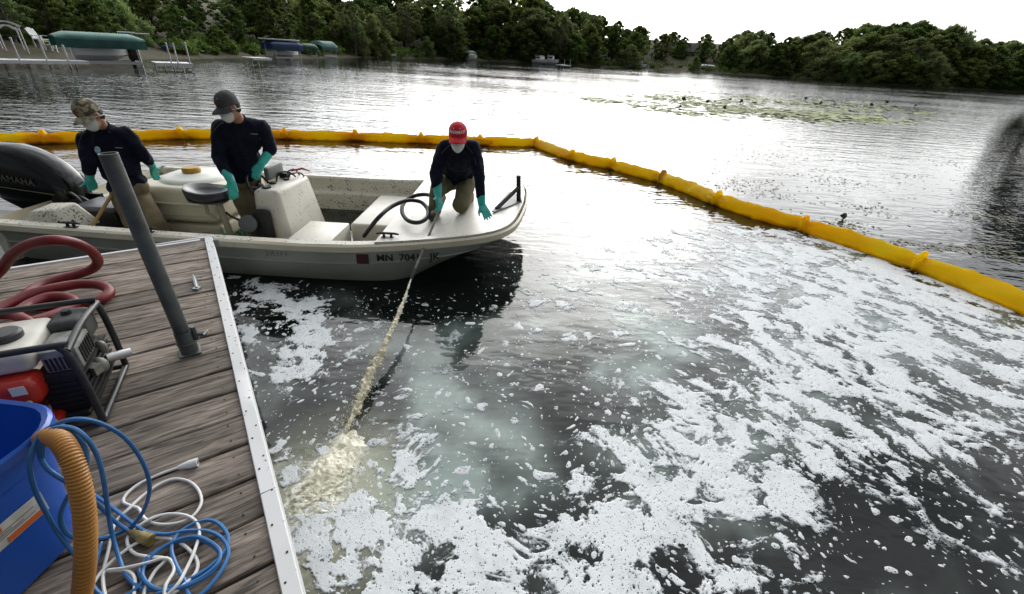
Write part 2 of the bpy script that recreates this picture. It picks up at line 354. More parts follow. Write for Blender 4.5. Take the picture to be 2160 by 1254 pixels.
# ------------------------------------------------------------------ far shore terrain
SHORE = [(-34, -60), (-33, 0), (-32, 22), (-31.3, 28.9), (-30.6, 33), (-30.3, 44), (-30.1, 57), (-28, 64), (-26, 88), (-12, 115), (11, 129.4), (33.4, 146.6), (51.3, 146.5), (79.3, 141.5), (96, 131), (120, 134), (145, 137), (190, 120), (260, 60)]
shp = [Vector((x, y, 0)) for x, y in SHORE]
sh = spline(shp, 6)
def shore_normal(i):
    t = sh[min(i+1, len(sh)-1)]-sh[max(i-1, 0)]; return Vector((-t.y, t.x, 0)).normalized()
rings = []
OFF = [(-1.2, -.25), (0, .02), (1.2, .35), (4, .7), (10, 1.6), (22, 4.2), (45, 9), (90, 9.5), (200, 9.5)]
vs = []; fs = []
for i, p in enumerate(sh):
    nn = shore_normal(i)
    for k, (d, z) in enumerate(OFF):
        hill = 1.0
        j = 0 if k < 2 else .35*math.sin(i*1.7+k)+.25*math.sin(i*.7)
        vs.append(p+nn*(d+j)+Vector((0, 0, z*hill+(.12*math.sin(i*2.3+k*1.1) if k > 2 else 0))))
nk = len(OFF)
for i in range(len(sh)-1):
    for k in range(nk-1): fs.append((i*nk+k, (i+1)*nk+k, (i+1)*nk+k+1, i*nk+k+1))
mt = MB(); mt.add(vs, fs)
M_ground = mat('shore_ground', (.05, .055, .025), .95, c2=(.10, .075, .045), vscale=.35, bump=.5, bscale=3)
tag(mt.build('shore_terrain', M_ground), kind='structure')
def shore_at(px):
    """nearest crossing of the photo column's bearing with the shoreline: point, inland normal, distance"""
    d = _ray(px, 60+px*.061); az = math.atan2(d.x, d.y); best = None
    for i in range(len(sh)-1):
        a0, a1 = math.atan2(sh[i].x, sh[i].y), math.atan2(sh[i+1].x, sh[i+1].y)
        if min(a0, a1) <= az <= max(a0, a1):
            t = (az-a0)/(a1-a0+1e-9); p = sh[i].lerp(sh[i+1], t); nn = shore_normal(i)
            if best is None or p.length < best[0].length: best = (p, nn, p.length)
    return best

# ------------------------------------------------------------------ trees
def leaf_mat(name, dark, light, trans=.5):
    m = bpy.data.materials.new(name); m.use_nodes = True; t = m.node_tree; n = t.nodes.new; L = t.links.new
    b = t.nodes['Principled BSDF']; b.inputs['Roughness'].default_value = .6; b.inputs['Specular IOR Level'].default_value = .25
    a = n('ShaderNodeAttribute'); a.attribute_name = 'tone'
    oi = n('ShaderNodeObjectInfo')
    x = n('ShaderNodeMix'); x.data_type = 'RGBA'; x.inputs[6].default_value = (*dark, 1); x.inputs[7].default_value = (*light, 1); L(a.outputs['Fac'], x.inputs[0])
    hs = n('ShaderNodeHueSaturation'); r = n('ShaderNodeMapRange'); r.inputs['To Min'].default_value = .7; r.inputs['To Max'].default_value = 1.3; L(oi.outputs['Random'], r.inputs['Value']); L(r.outputs[0], hs.inputs['Value'])
    ml = n('ShaderNodeMath'); ml.operation = 'MULTIPLY'; ml.inputs[1].default_value = 7.31; L(oi.outputs['Random'], ml.inputs[0]); fr = n('ShaderNodeMath'); fr.operation = 'FRACT'; L(ml.outputs[0], fr.inputs[0])
    r2 = n('ShaderNodeMapRange'); r2.inputs['To Min'].default_value = .475; r2.inputs['To Max'].default_value = .52; L(fr.outputs[0], r2.inputs['Value']); L(r2.outputs[0], hs.inputs['Hue']); L(x.outputs[2], hs.inputs['Color'])
    L(hs.outputs[0], b.inputs['Base Color'])
    tr = n('ShaderNodeBsdfTranslucent'); L(hs.outputs[0], tr.inputs[0]); ms = n('ShaderNodeMixShader'); ms.inputs[0].default_value = trans; L(b.outputs[0], ms.inputs[1]); L(tr.outputs[0], ms.inputs[2]); L(ms.outputs[0], t.nodes['Material Output'].inputs[0])
    return m
LEAF_A = leaf_mat('leaf_broad', (.055, .092, .020), (.17, .235, .05))
LEAF_B = leaf_mat('leaf_pale', (.13, .175, .06), (.29, .36, .13))
LEAF_C = leaf_mat('leaf_brown', (.035, .026, .014), (.075, .06, .026))
BARK = mat('bark', (.07, .055, .04), .9, var=.4, vscale=3, bump=.4, bscale=12)
BARK_PALE = mat('bark_pale', (.22, .20, .17), .9, var=.25, vscale=3)
def leaves(centers, rads, per, size, seed, droop=0, squash=.8):
    r = np.random.RandomState(seed); Vv = []; T = []
    for c, R, n_ in zip(centers, rads, per):
        d = r.normal(size=(n_, 3)); d /= np.linalg.norm(d, axis=1)[:, None]; rr = R*(r.rand(n_)**.45)[:, None]
        p = np.asarray(c)+d*rr*np.array([1, 1, squash]); p[:, 2] -= droop*r.rand(n_)*R
        a = r.normal(size=(n_, 3)); a[:, 2] -= droop*1.5; a /= np.linalg.norm(a, axis=1)[:, None]; b_ = np.cross(a, r.normal(size=(n_, 3))); b_ /= np.linalg.norm(b_, axis=1)[:, None]
        s = size*(.6+.8*r.rand(n_))[:, None]; a *= s*(1+droop); b_ *= s*.55/(1+droop*.5)
        quad = np.stack([p-a, p+b_, p+a, p-b_], 1); Vv.append(quad.reshape(-1, 3)); tone = np.clip(r.rand()*.55+.45*r.rand(n_), 0, 1); T.append(np.repeat(tone, 4))
    V = np.concatenate(Vv); T = np.concatenate(T); F = np.arange(len(V)).reshape(-1, 4)
    me = npmesh(bpy.data.meshes.new('crown'), V, F); at_ = me.attributes.new('tone', 'FLOAT', 'POINT'); at_.data.foreach_set('value', T.astype(np.float32)); return me
def tree_mesh(seed, Ht, wid, base, n_cl, per, lsize, shape=1.0, droop=0):
    """trunk with limbs, and a crown of leaf clumps on the limb ends; unit = metres"""
    r = np.random.RandomState(seed); mb = MB()
    lean = r.normal(0, .03, 2)*Ht
    tr = [Vector((lean[0]*t**2, lean[1]*t**2, Ht*.86*t)) for t in np.linspace(0, 1, 7)]
    mb.tube(tr, [Ht*.020*(1-.8*t)+.02 for t in np.linspace(0, 1, 7)], 8)
    C = []; R = []
    for i in range(n_cl):
        t = base+(1-base)*((i+.5)/n_cl)**.9; zz = t*Ht
        prof = math.sin(PI*min(1, max(0.04, (t-base)/(1-base)))**(.75*shape))**.65
        ang = i*2.4+r.rand(); rad = wid*prof*(.2+.85*r.rand()**.55)
        c = Vector((lean[0]*t*t+math.cos(ang)*rad, lean[1]*t*t+math.sin(ang)*rad, zz-.02*Ht)); C.append(c); R.append(wid*(.13+.19*r.rand()**1.5)*(1.1-.35*t))
        a = tr[min(6, int(max(.2, t-.22)*7/1.0*.9))]; mid = a.lerp(c, .5)+Vector((0, 0, .03*Ht))
        if i % 2 == 0: mb.tube([a, mid, c], [Ht*.007, Ht*.005, .02], 5)
    trunk = mb.mesh('trunk'); crown = leaves(C, R, [per]*n_cl, lsize, seed+5, droop)
    return trunk, crown
VAR = [tree_mesh(1, 14, 4.6, .14, 74, 85, .30), tree_mesh(2, 15, 4.2, .20, 66, 85, .30, 1.1), tree_mesh(3, 13, 5.2, .12, 80, 85, .30, .9),
       tree_mesh(4, 16, 4.2, .26, 62, 85, .28, 1.2), tree_mesh(5, 12, 4.4, .05, 74, 85, .28, .8), tree_mesh(6, 11, 4.6, .06, 70, 95, .26, .9, .8)]
for i, (tm, cmx) in enumerate(VAR):
    tm.materials.append(BARK_PALE if i in (3,) else BARK); cmx.materials.append(LEAF_B if i in (3, 5) else LEAF_A)
def plant_tree(v, loc, scale, label, group, rz=None, name='broadleaf_tree', cat='tree', zs=1.0):
    tm, cmx = VAR[v]; o = empty(name, loc, rz if rz is not None else random.random()*6.28, label, cat, group); o.scale = (scale, scale, scale*zs)
    for nm, dm in (('trunk', tm), ('crown', cmx)):
        c = bpy.data.objects.new(nm, dm); col.objects.link(c); c.parent = o
    return o
PROFILE = [(-200, -120), (0, -90), (300, -70), (600, -30), (700, -8), (800, 6), (850, 0), (905, -6), (960, 0), (990, 12), (1035, 2), (1100, 2), (1150, 10), (1195, 22), (1215, 30), (1260, 28), (1300, 42), (1350, 58), (1400, 66), (1440, 82), (1490, 80), (1545, 84), (1570, 66), (1615, 66), (1650, 80), (1700, 72), (1770, 60), (1830, 53), (1890, 62), (1950, 50), (2010, 58), (2060, 80), (2120, 90), (2300, 100)]
def prof_y(px):
    xs = [p[0] for p in PROFILE]; return float(np.interp(px, xs, [p[1] for p in PROFILE]))
AREAS = [(130, 'the white pergola'), (330, 'the teal boat canopy'), (560, 'the three-post white dock'), (720, 'the dark blue boat canopy'), (900, 'the bright blue boat cover'), (1060, 'the lone teal canopy'), (1240, 'the two white cruisers'), (1390, 'the flagpole'), (1500, 'the gabled lake house'), (1620, 'the white pontoon boat'), (1780, 'the near slope of the right hill'), (1920, 'the middle of the right hill'), (2060, 'the crest of the right hill'), (9999, 'the far right end of the shore')]
def area(px, row, v):
    spot = next(t for x, t in AREAS if px < x)
    kind = ('broad dark green', 'tall dark green', 'spreading dark green', 'pale slender-trunked', 'bushy dark green', 'pale drooping')[v]
    where = ('at the water edge by', 'low on the bank behind', 'halfway up the woods behind', 'high in the woods behind', 'on the skyline above')[row]
    return f'{kind} tree {where} {spot}', 'woods along the far shore'
def top_height(P, px, ytop):
    d = _ray(px, ytop); el = d.z/math.hypot(d.x, d.y); return CAM_H+el*math.hypot(P.x, P.y)
rt = random.Random(5)
HOUSE_GAP = (1395, 1490)
for row, (off, step, frac) in enumerate([(2.2, 52, .55), (9, 46, .8), (17, 44, .94), (27, 44, 1.0), (38, 60, 1.03)]):
    px = -140+row*17
    while px < 2330:
        jx = px+rt.uniform(-14, 14); sp = shore_at(jx)
        k = 1.0 if jx > 640 else .55
        px += step*(1.0 if jx > 640 else 2.0)
        if sp is None: continue
        p, nn, dist = sp
        o = off*(1 if dist > 70 else .75)+rt.uniform(-1.5, 1.5)
        bear = Vector((p.x, p.y, 0)).normalized(); n_ = (nn*.35+bear*.65)
        P = p+n_*o; zg = max(0.1, min(9, (o-2)*.16))
        if row < 2 and HOUSE_GAP[0]-24 < jx < HOUSE_GAP[1]+26: continue
        if row == 0 and (rt.random() < .25 or jx < 360): continue
        ht = top_height(P, jx, prof_y(jx))-zg
        ht = min(max(ht, 6), 22)*frac*rt.uniform(.92, 1.08)*(.82 if jx < 560 else 1.15 if jx < 1240 else 1.06)
        if row == 0: v = rt.choice([4, 5, 2, 4])
        else: v = rt.choice([0, 1, 2, 0, 3, 5, 1])
        base_h = (14, 15, 13, 16, 12, 11)[v]
        lb, gr = area(jx, row, v)
        wide = rt.uniform(1.25, 1.6); o_ = plant_tree(v, (P.x, P.y, zg-.3), ht/base_h*wide, lb, gr, zs=1/wide)
# trees one can pick out
for px, top, v, s, lb in [(750, 0, 3, 1, 'tall pale-trunked tree with open grey-green crown, left of the pale willow'), (792, 28, 5, 1, 'pale rounded willow tree on the shore above the blue-covered boat'), (948, 0, 3, 1, 'broad pale-green tree with bare white trunk in the middle of the far shore'), (900, 75, 5, 1, 'low round bushy tree beside the white-trunked tree on the far shore'), (1180, 30, 3, 1, 'tree with a slender white trunk rising behind the white cruisers'), (1580, 62, 3, 1, 'feathery open-crowned tree standing above the woods right of the lake house'), (1800, 92, 5, 1, 'yellow-green rounded tree on the middle of the right hill'), (1462, 122, 5, 1, 'small rounded tree in front of the gabled lake house')]:
    sp = shore_at(px); p, nn, dist = sp; P = p+Vector((p.x, p.y, 0)).normalized()*(2.0 if px not in (1580, 1800) else 12); zg = .2 if px not in (1580, 1800) else 1.6
    ht = max(4, top_height(P, px, top)-zg); plant_tree(v, (P.x, P.y, zg-.2), ht/(14, 15, 13, 16, 12, 11)[v], lb, None, name='willow_tree' if v == 5 else 'white_trunk_tree')
# the near tree at the frame's right edge, mirrored in the water
tm, cmx = tree_mesh(21, 17, 7.0, .05, 70, 150, .34, .75, .4); tm.materials.append(BARK); cmx.materials.append(LEAF_C)
VAR.append((tm, cmx)); az = math.radians(49.6)
plant_tree(6, (78*math.sin(az), 78*math.cos(az), -.1), 1.0, 'brownish willow-like tree at the far right edge with its dark reflection below', None, rz=1.0, name='shore_tree')
mb = MB(); c0 = Vector((82*math.sin(az), 82*math.cos(az), -.3)); mb.lathe([(4.6, -.6), (4.2, .25), (3, .4), (.05, .5)], 18, Matrix.Translation(c0))
tag(mb.build('shore_bank', M_ground), kind='structure')
# shoreline undergrowth, one mass
C = []; R = []; PN = []
for px in range(-120, 2320, 9):
    sp = shore_at(px+rt.uniform(-4, 4))
    if sp is None: continue
    p, nn, dist = sp
    for k in range(3):
        o = rt.uniform(.6, 9); bear = Vector((p.x, p.y, 0)).normalized(); P = p+(nn*.4+bear*.6)*o
        if HOUSE_GAP[0] < px < HOUSE_GAP[1] and k > 0: continue
        if px < 380: P = p+(nn*.4+bear*.6)*(5.5+o*.6)
        r_ = rt.uniform(.5, 1.5)*(1 if dist > 70 else .6); C.append((P.x, P.y, .25+o*.13+r_*.25)); R.append(r_); PN.append(55)
um = leaves(C, R, PN, .26, 77, squash=.75); um.materials.append(LEAF_A)
tag(link('undergrowth', um), 'green undergrowth and low bushes along the far shoreline', 'undergrowth', kind='stuff')

# ------------------------------------------------------------------ things on the far shore
WHITE = mat('white_paint', (.72, .73, .74), .5, var=.08, vscale=3)
M_alu = mat('aluminium', (.55, .56, .57), .4, .6)
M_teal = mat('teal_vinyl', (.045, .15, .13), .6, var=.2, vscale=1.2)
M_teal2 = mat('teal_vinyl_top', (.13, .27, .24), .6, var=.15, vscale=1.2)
M_green = mat('green_vinyl', (.02, .10, .06), .55, var=.2, vscale=1.2)
M_bluev = mat('blue_vinyl', (.03, .10, .42), .5, var=.2, vscale=1.2)
M_dkblue = mat('dark_blue_vinyl', (.06, .10, .22), .5, var=.2, vscale=1.2)
M_hullw = mat('white_hull', (.74, .75, .76), .25, var=.05, vscale=.7)
M_black = mat('black_plastic', (.010, .010, .011), .38, spec=.4)
M_glassd = mat('dark_glass', (.02, .03, .035), .08)
M_dockw = mat('grey_dock_wood', (.42, .40, .37), .8, var=.2, vscale=3)
def frame2(a, b, z=0.0):
    """empty frame with local x running from photo point a to photo point b on a level plane"""
    A, B = S(*a, z), S(*b, z); d = B-A; return A, math.atan2(d.y, d.x), d.length
def facing(px, py, back=0.0, z=0.0):
    P = S(px, py, z); b = Vector((P.x, P.y, 0)).normalized(); P = P+b*back; return P, -math.atan2(P.x, P.y), math.hypot(P.x, P.y)
def hull(mb, L, W, H, z0, x0=0, flare=.12, n=9):
    """boat hull along local x, bow at +x"""
    rings = []
    for i in range(n):
        t = i/(n-1); hw = W/2*(1-max(0, (t-.45)/.55)**2.2) if t > .45 else W/2; hw = max(hw, .03); x = x0+L*t; sheer = H*(1+.18*t*t)
        keel = z0+ (0 if t < .6 else ((t-.6)/.4)**2*H*.75)
        rings.append([Vector((x, -hw, z0+sheer)), Vector((x, -hw*(1-flare), z0+sheer*.45)), Vector((x, -hw*.55*(1-t*.5), keel)), Vector((x, hw*.55*(1-t*.5), keel)), Vector((x, hw*(1-flare), z0+sheer*.45)), Vector((x, hw, z0+sheer))])
    return mb.loft(rings)
def canopy(mb, L, W, z, rise, drop, x0=0.0):
    rings = []
    for i in range(9):
        t = i/8; e = 1 if 0 < i < 8 else .35; sc_ = 1 if 0 < i < 8 else .94; x = x0+L*t
        ring = []
        for k in range(9):
            a = PI*k/8; y = -W/2*sc_*math.cos(a); ring.append(Vector((x, y, z+rise*e*math.sin(a)**.8)))
        ring = [Vector((x, -W/2*sc_, z-drop))]+ring+[Vector((x, W/2*sc_, z-drop))]
        ring += [v+Vector((0, 0, -.04)) for v in reversed(ring)]
        rings.append(ring)
    return mb.loft(rings)
def boat_lift(a, b, W, zc, rise, drop, roofmat, label, sidemat=None, n_posts=2):
    P, rz, L = frame2(a, b); o = empty('boat_lift', P, rz, label, 'boat lift')
    mb = MB(); canopy(mb, L, W, zc, rise, drop); mb.build('canopy', roofmat, o, world=False)
    for x in np.linspace(.12*L, .88*L, n_posts):
        for y in (-W*.42, W*.42):
            p = MB(); p.tube([(x, y, -.6), (x, y, zc+.05)], .05, 6); p.build('post', M_alu, o, world=False)
    p = MB()
    for y in (-W*.42, W*.42): p.box((.1*L, y-.05, .15), (.9*L, y+.05, .30))
    for x in (.12*L, .88*L): p.box((x-.05, -W*.42, .13), (x+.05, W*.42, .27))
    p.build('cradle', M_alu, o, world=False)
    return o, P, rz, L
def runabout(P, rz, L, W, H, z0, label, x0=0.0, m=None, cover=None, wind=True, name='motor_boat'):
    o = empty(name, P, rz, label, 'boat'); mb = MB(); hull(mb, L, W, H, z0, x0); mb.build('hull', m or M_hullw, o, world=False, angle=30)
    if cover is not None:
        c = MB(); rings = []
        for i in range(7):
            t = i/6; x = x0+.03*L+L*.92*t; hw = W/2*(.96 if t < .5 else .96*(1-((t-.5)/.5)**2*.9)); hgt = H*(.45*math.sin(PI*min(1, .15+t*.8)))
            rings.append([Vector((x, -hw, z0+H*(1+.15*t*t)+.02)), Vector((x, -hw*.5, z0+H+hgt*.8)), Vector((x, 0, z0+H+hgt)), Vector((x, hw*.5, z0+H+hgt*.8)), Vector((x, hw, z0+H*(1+.15*t*t)+.02)), Vector((x, 0, z0+H*.9))])
        c.loft(rings); c.build('cover', cover, o, world=False)
    elif wind:
        g = MB(); x = x0+L*.52
        g.add([(x, -W*.4, z0+H), (x+.5, -W*.38, z0+H), (x+.5, W*.38, z0+H), (x, W*.4, z0+H), (x-.25, -W*.36, z0+H*1.7), (x+.1, -W*.3, z0+H*1.75), (x+.1, W*.3, z0+H*1.75), (x-.25, W*.36, z0+H*1.7)], [(0, 3, 2, 1), (4, 5, 6, 7), (0, 1, 5, 4), (1, 2, 6, 5), (2, 3, 7, 6), (3, 0, 4, 7)]); g.build('windshield', M_glassd, o, world=False)
        s_ = MB(); s_.box((x0+L*.12, -W*.36, z0+H), (x0+L*.34, W*.36, z0+H*1.3)); s_.build('seat', m or M_hullw, o, bevel=.05, world=False)
    return o
# big green canopy lift with its white boat
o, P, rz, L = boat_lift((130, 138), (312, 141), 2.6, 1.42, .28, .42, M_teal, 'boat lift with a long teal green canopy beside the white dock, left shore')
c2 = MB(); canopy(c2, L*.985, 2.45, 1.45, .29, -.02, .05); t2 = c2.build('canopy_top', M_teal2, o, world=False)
for x, zt in ((.80*L, .55), (.98*L, .5)):
    p = MB(); p.tube([(x, 1.0, 1.4), (x, 1.0, 1.45+zt*.7), (x+.9, 1.0, 1.45+zt*.7)], .035, 6); p.build('rail', M_alu, o, world=False)
M1 = Matrix.Translation(P) @ Matrix.Rotation(rz, 4, 'Z')
runabout(M1 @ Vector((L*.16, 0, 0)), rz, L*.66, 1.9, .62, .30, 'white speedboat hanging in the lift under the teal canopy', wind=False)
ob = MB(); ob.box((0, -.2, .35), (.45, .2, 1.0)); ob.box((.05, -.08, -.2), (.25, .08, .4)); o2 = empty('outboard_motor', M1 @ Vector((L*.80, 0, 0)), rz, 'dark outboard motor under the right end of the teal canopy', 'outboard motor'); ob.build('cowl', M_black, o2, bevel=.06, world=False)
# docks
def far_dock(a, b, W, z, posts, label, legs=5, postmat=None, ph=1.1, pr=.038):
    P, rz, L = frame2(a, b, z); P.z = 0; o = empty('boat_dock', P, rz, label, 'dock')
    n = max(3, int(L/1.2))
    for i in range(n):
        p = MB(); p.box((L*i/n+.02, -W/2, z-.08), (L*(i+1)/n-.02, W/2, z)); p.build('deck_panel', WHITE, o, world=False)
    f = MB(); f.box((0, -W/2-.03, z-.16), (L, -W/2, z-.01)); f.build('fascia', WHITE, o, world=False)
    for i in range(legs):
        for y in (W*.3,):
            p = MB(); x = L*(i+.3)/legs; p.tube([(x, y, -.8), (x, y, z-.05)], .04, 6); p.build('leg', M_alu, o, world=False)
    for x, h in posts:
        p = MB(); p.tube([(x*L, -W*.5, z-.2), (x*L, -W*.5, z+h)], pr, 7); p.lathe([(.001, z+h+.05), (.05, z+h+.04), (.05, z+h-.02), (.001, z+h-.03)][::-1], 8, Matrix.Translation((x*L, -W*.5, 0))); p.build('post', WHITE, o, world=False)
    return o
far_dock((-60, 124), (178, 128), 1.3, .35, [(.36, .95), (.60, .9), (.80, .7)], 'long low white dock with slanting posts, left of the teal canopy')
far_dock((322, 131), (400, 133), 1.6, .42, [(.42, 1.0), (.60, 1.0), (.93, 1.05)], 'short white dock with three tall white posts, right of the teal canopy', 4)
# gazebo
P, rz, D = facing(42, 127, 2.2); P.z = .5
g = empty('gazebo', P, rz+.15, 'white open lattice garden pergola among shrubs at the far left', 'gazebo'); g.scale = (.62, .62, .8)
for x in (-.8, .8):
    for y in (-.7, .7):
        p = MB(); p.tube([(x, y, -.4), (x, y, 1.55)], .06, 6); p.build('post', WHITE, g, world=False)
for y in (-.7, .7):
    p = MB(); p.tube([(-.8+1.6*t, y, 1.3+.35*math.sin(PI*t)) for t in np.linspace(0, 1, 9)], .05, 6); p.build('arch', WHITE, g, world=False)
r_ = MB()
for k in range(7): r_.tube([(-.95+.316*k, -.85, 1.62+.28*math.sin(PI*k/6)), (-.95+.316*k, .85, 1.62+.28*math.sin(PI*k/6))], .03, 5)
for k in range(5): r_.tube([(-1+2*t, -.8+.4*k, 1.64+.3*math.sin(PI*t)) for t in np.linspace(0, 1, 7)], .025, 5)
r_.build('lattice_roof', WHITE, g, world=False)
# adirondack chairs
def lounge(P, rz, label):
    o = empty('garden_chair', P, rz, label, 'chair')
    s_ = MB(); s_.box((-.3, -.3, .32), (.3, .3, .38)); s_.build('seat', WHITE, o, world=False)
    for k in range(4):
        b_ = MB(); M = Matrix.Translation((-.22+.147*k, .28, .36)) @ Matrix.Rotation(-.45, 4, 'X'); b_.box((-.06, -.015, 0), (.06, .015, .75-.06*abs(k-1.5)), M); b_.build('back_slat', WHITE, o, world=False)
    for x in (-.33, .33):
        a_ = MB(); a_.box((x-.05, -.35, .55), (x+.05, .3, .58)); a_.build('armrest', WHITE, o, world=False)
        for y in (-.3, .25):
            l_ = MB(); l_.box((x-.03, y-.03, -.2), (x+.03, y+.03, .55)); l_.build('leg', WHITE, o, world=False)
P, rz, D = facing(104, 127, 3.2); P.z = .75; lounge(P, rz+.8, 'white slatted garden chair on the bank, the higher of two left of the teal canopy')
P, rz, D = facing(124, 127, 1.8); P.z = .45; lounge(P, rz-.6, 'white slatted garden chair on the bank, the lower of two left of the teal canopy')
P, rz, D = facing(152, 126, 2.2); P.z = .75
k_ = MB(); hull(k_, 1.6, .6, .22, 0); o = k_.build('kayak', mat('lime', (.42, .62, .03), .4), None); o.location = P; o.rotation_euler = (0, 0, rz+2.4); tag(o, 'lime yellow kayak on the bank left of the teal canopy', 'kayak')
P, rz, D = facing(349, 122, 2.0); P.z = .55
k_ = MB(); hull(k_, 2.0, .8, .35, 0); o = k_.build('kayak', M_bluev, None); o.location = P; o.rotation_euler = (0, 0, rz); tag(o, 'small blue kayak on the bank behind the three-post dock', 'kayak')
# blue pontoon lift and canopies further along
o, P, rz, L = boat_lift((566, 125), (632, 127), 3.0, 1.5, .3, .55, M_dkblue, 'boat lift with a dark blue canopy further along the left shore')
M1 = Matrix.Translation(P) @ Matrix.Rotation(rz, 4, 'Z'); runabout(M1 @ Vector((.3, 0, 0)), rz, L*.9, 2.0, .5, .25, 'white boat under the dark blue canopy', wind=False)
k_ = MB(); k_.box((-.2, -1.2, 1.85), (L*.95, 1.2, 1.97)); k_.build('roof_panel', WHITE, o, bevel=.03, world=False)
boat_lift((632, 121), (662, 122), 3.0, 1.25, .4, .5, M_green, 'dark green boat canopy just right of the dark blue one')
boat_lift((668, 121), (702, 122), 3.0, 1.35, .7, .4, M_teal2, 'pale teal barrel-shaped boat canopy on the left shore')
far_dock((520, 121), (560, 122), 1.6, .6, [], 'small white dock left of the dark blue boat canopy', 3)
P, rz, L = frame2((803, 121), (836, 123)); runabout(P, rz, L, 2.2, .55, .05, 'boat under a bright blue cover at the far shore', cover=M_bluev)
boat_lift((824, 119), (842, 120), 2.6, 1.45, .35, .2, M_green, 'small green boat canopy behind the white boats right of the blue cover')
for a, b, t_ in (((843, 122), (862, 123), 'white runabout moored right of the bright blue cover'), ((866, 122.5), (887, 124), 'white low boat at the end of the row right of the blue cover')):
    P, rz, L = frame2(a, b); runabout(P, rz, L, 1.6, .55, .05, t_)
boat_lift((976, 127), (998, 128), 2.8, 1.5, .45, .3, M_teal2, 'teal boat canopy alone on the middle of the far shore')
P, rz, L = frame2((986, 128), (1006, 129)); runabout(P, rz, L, 1.8, .9, .1, 'tan covered boat beside the lone teal canopy', cover=mat('tan_cover', (.3, .24, .17), .7))
def cruiser(a, b, label, hh=.9):
    P, rz, L = frame2(a, b); o = runabout(P, rz, L, 2.3, hh, .0, label, wind=False, name='cabin_cruiser')
    c_ = MB(); c_.box((L*.25, -.8, hh), (L*.62, .8, hh+.75)); c_.build('cabin', M_hullw, o, bevel=.12, world=False)
    for y in (-.815, .79):
        w_ = MB(); w_.box((L*.3, y, hh+.3), (L*.58, y+.025, hh+.6)); w_.build('window', M_glassd, o, world=False)
    r_ = MB(); r_.box((L*.18, -.85, hh+.9), (L*.55, .85, hh+.97)); r_.tube([(L*.2, -.8, hh), (L*.2, -.8, hh+.9)], .03, 5); r_.tube([(L*.2, .8, hh), (L*.2, .8, hh+.9)], .03, 5); r_.build('hardtop', M_hullw, o, world=False)
cruiser((1128, 135), (1153, 137), 'left one of the two white cabin cruisers below the central woods')
cruiser((1150, 136.2), (1177, 138), 'right one of the two white cabin cruisers, by the slender white trunk', 1.05)
far_dock((1178, 137), (1198, 138), 2.0, .5, [(.3, .9), (.9, .9)], 'short dock with white posts right of the two cruisers', 3)
cruiser((1316, 143), (1338, 144.2), 'low white boat left of the flagpole', .7)
cruiser((1337, 144), (1362, 145.5), 'white cruiser moored beside the flagpole', 1.0)
P, rz, D = facing(1367, 146, .5); o = empty('flagpole', P, rz, 'white flagpole with a furled pale flag beside the moored cruiser', 'flagpole')
k_ = MB(); k_.tube([(0, 0, -.3), (0, 0, 5.4)], [.09, .06], 6); k_.build('pole', WHITE, o, world=False)
k_ = MB(); k_.loft([[Vector((x, .05*math.sin(3*x)+y, z)) for x, z in ((0.05, 5.2), (.75, 5.0), (.7, 4.2), (.05, 4.1))] for y in (-.03, .03)]); k_.build('flag', mat('flag_cloth', (.62, .60, .60), .8, var=.2, vscale=3), o, world=False)
P, rz, L = frame2((1474, 152), (1506, 154)); o = empty('pontoon_boat', P, rz, 'white canopied pontoon boat moored right of the lake house', 'boat')
for y in (-.9, .9):
    k_ = MB(); k_.tube([(0, y, .1), (L*.92, y, .1), (L, y, .3)], [.32, .32, .08], 8); k_.build('pontoon', M_alu, o, world=False)
k_ = MB(); k_.box((.1, -1.2, .42), (L*.95, 1.2, .52)); k_.box((.2, -1.2, .52), (L*.9, -1.14, 1.05)); k_.box((.2, 1.14, .52), (L*.9, 1.2, 1.05)); k_.build('deck', M_black, o, world=False)
k_ = MB(); canopy(k_, L*.9, 2.4, 1.7, .35, .35, .2); k_.build('canopy', WHITE, o, world=False)
for x in (.3, L*.85):
    for y in (-1.1, 1.1):
        k_ = MB(); k_.tube([(x, y, .5), (x, y, 1.7)], .03, 5); k_.build('post', M_alu, o, world=False)
# the lake house
M_stucco = mat('tan_stucco', (.30, .24, .19), .85, var=.15, vscale=.8); M_roof = mat('grey_roof', (.105, .095, .10), .85, var=.3, vscale=2)
P, rz, D = facing(1446, 149, 4.0); P.z = 1.3; o = empty('lake_house', P, rz+.12, 'tan gabled lake house with grey roof and chimneys among the trees', 'house')
k_ = MB(); k_.box((-6, 0, -1), (6, 7, 4.2)); k_.build('wall', M_stucco, o, world=False)
k_ = MB(); k_.box((-6.4, -2.2, -1), (-1.2, -.01, 3.9)); k_.build('wing_wall', M_stucco, o, world=False)
def gable(x0, x1, y0, y1, z, rise, along='x'):
    g_ = MB()
    if along == 'x': ym = (y0+y1)/2; g_.add([(x0, y0, z), (x1, y0, z), (x1, y1, z), (x0, y1, z), (x0, ym, z+rise), (x1, ym, z+rise)], [(0, 1, 5, 4), (2, 3, 4, 5), (0, 4, 3), (1, 2, 5), (0, 3, 2, 1)])
    else: xm = (x0+x1)/2; g_.add([(x0, y0, z), (x1, y0, z), (x1, y1, z), (x0, y1, z), (xm, y0, z+rise), (xm, y1, z+rise)], [(0, 4, 5, 3), (1, 2, 5, 4), (0, 1, 4), (2, 3, 5), (0, 3, 2, 1)])
    return g_
rf = gable(-6.5, 6.5, -.6, 7.6, 4.2, 2.6).build('roof', M_roof, o, world=False)
gable(-6.9, -.7, -2.7, 3, 3.9, 2.6, 'y').build('wing_roof', M_roof, o, world=False)
for x in (3.0, 5.4, -2.2):
    k_ = MB(); k_.box((x-.4, 2.6, 4.5), (x+.4, 3.6, 7.4)); k_.box((x-.5, 2.5, 7.4), (x+.5, 3.7, 7.6)); k_.build('chimney', M_stucco, rf, world=False)
